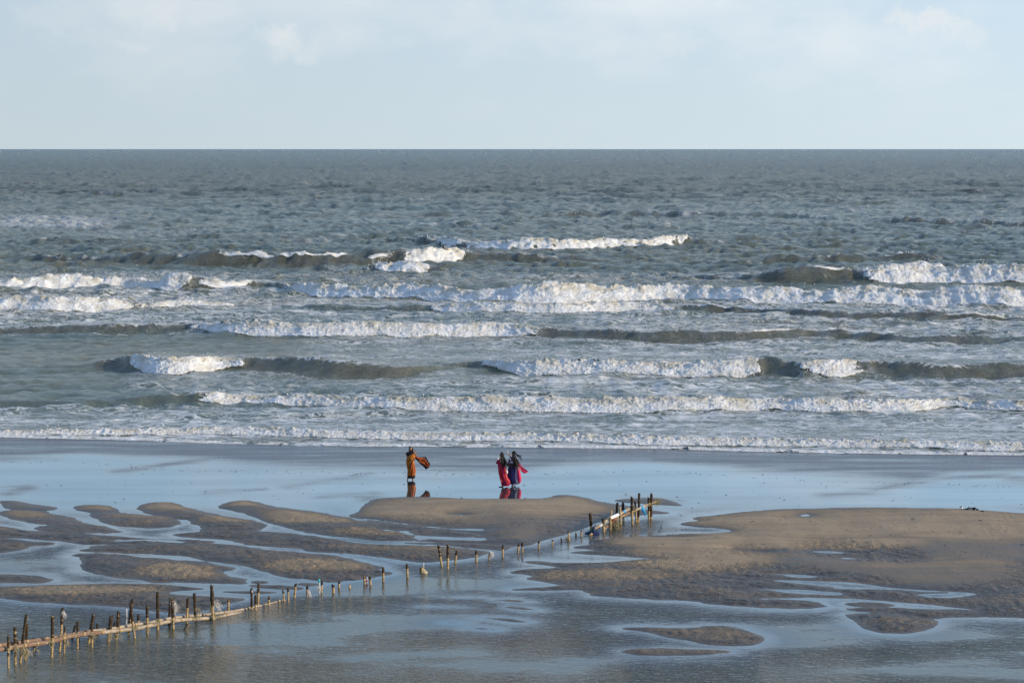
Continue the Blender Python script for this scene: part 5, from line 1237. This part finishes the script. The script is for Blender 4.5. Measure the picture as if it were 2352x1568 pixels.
# woman in the blue sari
x0, y0 = (1950 + 710 / 6.815) / 1.7415, (1780 + 1110 / 6.815) / 1.7415; X0, Y0 = at(x0, y0); X0, Y0 = float(X0), float(Y0)
F = Fig(710, 1112, mpp(Y0) / 1.7415 / 6.815)
W = thing('person', 'woman in a dark blue sari with pink lining, raising a phone in one hand', 'person', (X0, Y0, 0))
hc = F(722, 235); face = Vector((-.65, .75, .0))
V = [F(700, 600), F(705, 500), F(710, 400), F(715, 335, .0), hc + Vector((0, 0, -.03)),
     F(632, 405, .02), F(640, 335, .16), F(575, 258, .20), F(790, 410, -.02), F(810, 520, .06), F(730, 520, .2),
     F(660, 640), F(675, 860, .0), F(688, 1050, .0), F(690, 1098, -.02), F(665, 1106, .08), F(750, 640), F(750, 860, .06), F(748, 1040, .08), F(750, 1090, .06), F(742, 1098, .16)]
Rr = [.12, .10, .10, .045, .06, .05, .038, .025, .05, .038, .025, .09, .055, .034, .036, .024, .09, .055, .034, .036, .024]
E3 = list(E2[:20]); hand_graph(V, E3, Rr, 7, F(560, 238, .20), (-.2, 0, 1), (-1, .2, 0)); hand_graph(V, E3, Rr, 10, F(715, 515, .23), (-1, 0, 0), (0, .3, 1))
skin_body('body', V, E3, Rr, W, head_extra(hc, face)); head_parts(W, hc, face)
mb = MB(); hair_cap(mb, hc, face, 1.16)
rt = [F(720, 165, -.02), F(755, 190, -.05), F(690, 200, -.06), F(760, 240, -.07), F(700, 250, -.08)]
tresses(mb, rt, [F(740, 330, -.13), F(760, 430, -.17), F(780, 520, -.17), F(805, 580, -.15)], 60, .021, 18, .02)
tresses(mb, rt, [F(700, 330, -.13), F(715, 420, -.17), F(750, 500, -.18)], 40, .020, 19, .02)
tresses(mb, [F(790, 250, -.05), F(800, 290, -.06)], [F(850, 280, -.06), F(900, 320, -.04), F(900, 390, -.04)], 20, .009, 20, .022)
mb.build('hair', M_HAIR, W)['kind'] = 'stuff'
loft('blouse', rings(F, [(600, 570, 830, .2), (520, 562, 838, .3), (450, 555, 845, .2), (405, 575, 828, 0), (370, 640, 775, 0)], 0, .58), M_ROYAL, W, 28, .02, 7)
mb = MB(); tube(mb, [F(632, 410, .02), F(636, 370, .09), F(640, 345, .14)], [.070, .064, .058], 12); mb.build('sleeve', M_ROYAL, W)
mb = MB(); tube(mb, [F(790, 412, -.02), F(812, 500, .04)], [.070, .062], 12); mb.build('sleeve', M_ROYAL, W)
loft('skirt', rings(F, [(590, 566, 830, .3), (680, 552, 822, .5), (770, 545, 820, .8), (860, 542, 822, 1), (940, 562, 832, 1.1), (1000, 598, 860, 1.3), (1045, 615, 880, 1.3)]), M_ROYAL, W, 52, .03, 9, tw=.04)
loft('skirt_hem', rings(F, [(1040, 612, 884, 1.3), (1068, 632, 880, 1.3)]), M_GREY, W, 52, .03, 9)
loft('pink_lining', rings(F, [(600, 780, 850, .5), (700, 790, 880, .7), (800, 800, 905, 1), (900, 800, 925, 1.2), (980, 810, 912, 1.2), (1025, 840, 895, 1.2)], .02, .9), M_PINK, W, 32, .05, 7)
fx_ = lambda pts: [((x - F.cx) * F.k, (F.b - y) * F.k * 1.01) for x, y in pts]
sheet('sari_end', (fx_([(835, 480), (900, 545), (980, 620), (1060, 680), (1118, 728)]), fx_([(835, 560), (890, 660), (940, 730), (1010, 778), (1060, 760)])), M_PINK, W, 18, 8, .03, 3, -.02, .08)
for k, pts in enumerate(([(590, 440), (680, 450), (740, 500), (790, 600)], [(610, 330), (640, 400), (700, 450), (735, 520)], [(760, 520), (830, 590), (885, 640), (890, 720)], [(600, 470), (700, 480), (780, 560), (860, 610)])):
    P = smooth_pts([F(a, b_, -.19) for a, b_ in pts], 5); mb = MB(); tube(mb, P, [.018] * (len(P) - 1) + [.008], 6, True); mb.build('silver_border', M_GREY, W)
for k, (a, b_, dp) in enumerate(((675, 1106, .02), (745, 1098, .10))):
    mb = MB(); blob(mb, F(a, b_, dp) + Vector((0, 0, .008)), (.05, .10, .016), 10, 5, 0); mb.build('sandal', M_GREY, W)
ph = thing('phone', 'pale phone raised above head height by the woman in blue', 'phone', tuple(Vector((X0, Y0, 0)) + F(547, 212, .19)))
mb = MB(); mb.add([(sx_ * .037, sy_ * .006, sz_ * .072) for sx_ in (-1, 1) for sy_ in (-1, 1) for sz_ in (-1, 1)], [(0, 1, 3, 2), (4, 6, 7, 5), (0, 4, 5, 1), (2, 3, 7, 6), (0, 2, 6, 4), (1, 5, 7, 3)])
o = mb.build('phone_body', plain('phone_cream', (.62, .60, .52), .3), ph, False); m_ = o.modifiers.new('edge', 'BEVEL'); m_.width = .004; m_.segments = 2

# ------------------------------------------------------------------ things left on the sand at the right
def sandp(x, y):
    X0, Y0 = at((3800 + x / 13.07) / 1.7415, (2010 + y / 13.07) / 1.7415); return float(X0), float(Y0)
def gz(X, Y):
    j = np.argmin(np.abs(GY[:, 0] - Y)); i = np.argmin(np.abs(GX[j] - X)); return float(GZ[j, i])
X0, Y0 = sandp(580, 425); kk = mpp(Y0) / 1.7415 / 13.07
sh = thing('bag', 'little white and purple bag standing left of the black heap', 'bag', (X0, Y0, gz(X0, Y0)))
mb = MB(); tube(mb, [(.02, 0, 0), (.02, 0, .03), (.035, 0, .085)], [.045, .05, .03], 8, True, .05, 1, .8); mb.build('bag_body', M_WHITE, sh)
mb = MB(); tube(mb, [(-.07, -.01, .075), (.0, -.02, .09), (.04, -.02, .095)], [.015, .024, .018], 7); mb.build('flap', plain('purple_cloth', (.02, .008, .05), .7), sh)
X0, Y0 = sandp(1130, 470)
hp = thing('clothes_heap', 'black heap of bags and clothes with white bits on the right sandbank', 'clothes', (X0, Y0, gz(X0, Y0)))
for k, (x, y, rx, rz) in enumerate(((800, 430, 80, 32), (950, 420, 100, 60), (1000, 370, 55, 50), (1180, 420, 130, 60), (1300, 400, 90, 62), (1420, 440, 60, 30))):
    mb = MB(); blob(mb, ((x - 1130) * kk, random.uniform(-.05, .08), (470 - y) * kk * .8), (rx * kk, .12, rz * kk), 12, 8, .18, k); mb.build('dark_bundle', M_BLACK, hp)
for k, (x, y, r_) in enumerate(((940, 370, 22), (1090, 390, 24), (1290, 435, 26), (1000, 410, 18), (1475, 410, 16), (1555, 460, 22), (970, 430, 15))):
    mb = MB(); blob(mb, ((x - 1130) * kk, -.14, (472 - y) * kk), (r_ * kk, .012, r_ * kk * .7), 8, 5, .3, k + 20); mb.build('white_scrap', M_WHITE, hp)
X0, Y0 = sandp(1680, 595)
dp_ = thing('driftwood', 'small black lump of debris just below the black heap', 'debris', (X0, Y0, gz(X0, Y0)))
mb = MB(); blob(mb, (0, 0, .01), (.09, .05, .028), 12, 6, .25, 5); mb.build('lump', M_STONE, dp_)
# pebbles and shell grit scattered over the flats
mb = MB(); q = random.Random(99)
def grit(xd, yd, r0):
    X0, Y0 = at(xd, yd); X0 = float(X0); Y0 = float(Y0); z = max(gz(X0, Y0), 0)
    blob(mb, (X0, Y0, z + r0 * .1), (r0 * q.uniform(.8, 2.0), r0 * q.uniform(.8, 1.4), r0 * .35), 6, 4, .25, q.randint(0, 9999))
for _ in range(230): grit(q.uniform(-60, 2420), q.triangular(1075, 1175, 1140), q.choice((.010, .012, .015, .02, .03)))
for _ in range(260): grit(q.uniform(1300, 2400), q.uniform(1170, 1300), q.choice((.012, .015, .02, .03)))
for _ in range(120): grit(q.uniform(850, 1400), q.uniform(1145, 1230), q.choice((.012, .015, .02)))
for _ in range(170): x = q.uniform(0, 2400); grit(x, np.interp(x, [0, 150, 400, 800, 1176, 1500, 1900, 2400], [1062, 1058, 1080, 1086, 1090, 1082, 1106, 1118]) + q.gauss(0, 2), .022)
tag(mb.build('pebbles', M_STONE), kind='stuff')
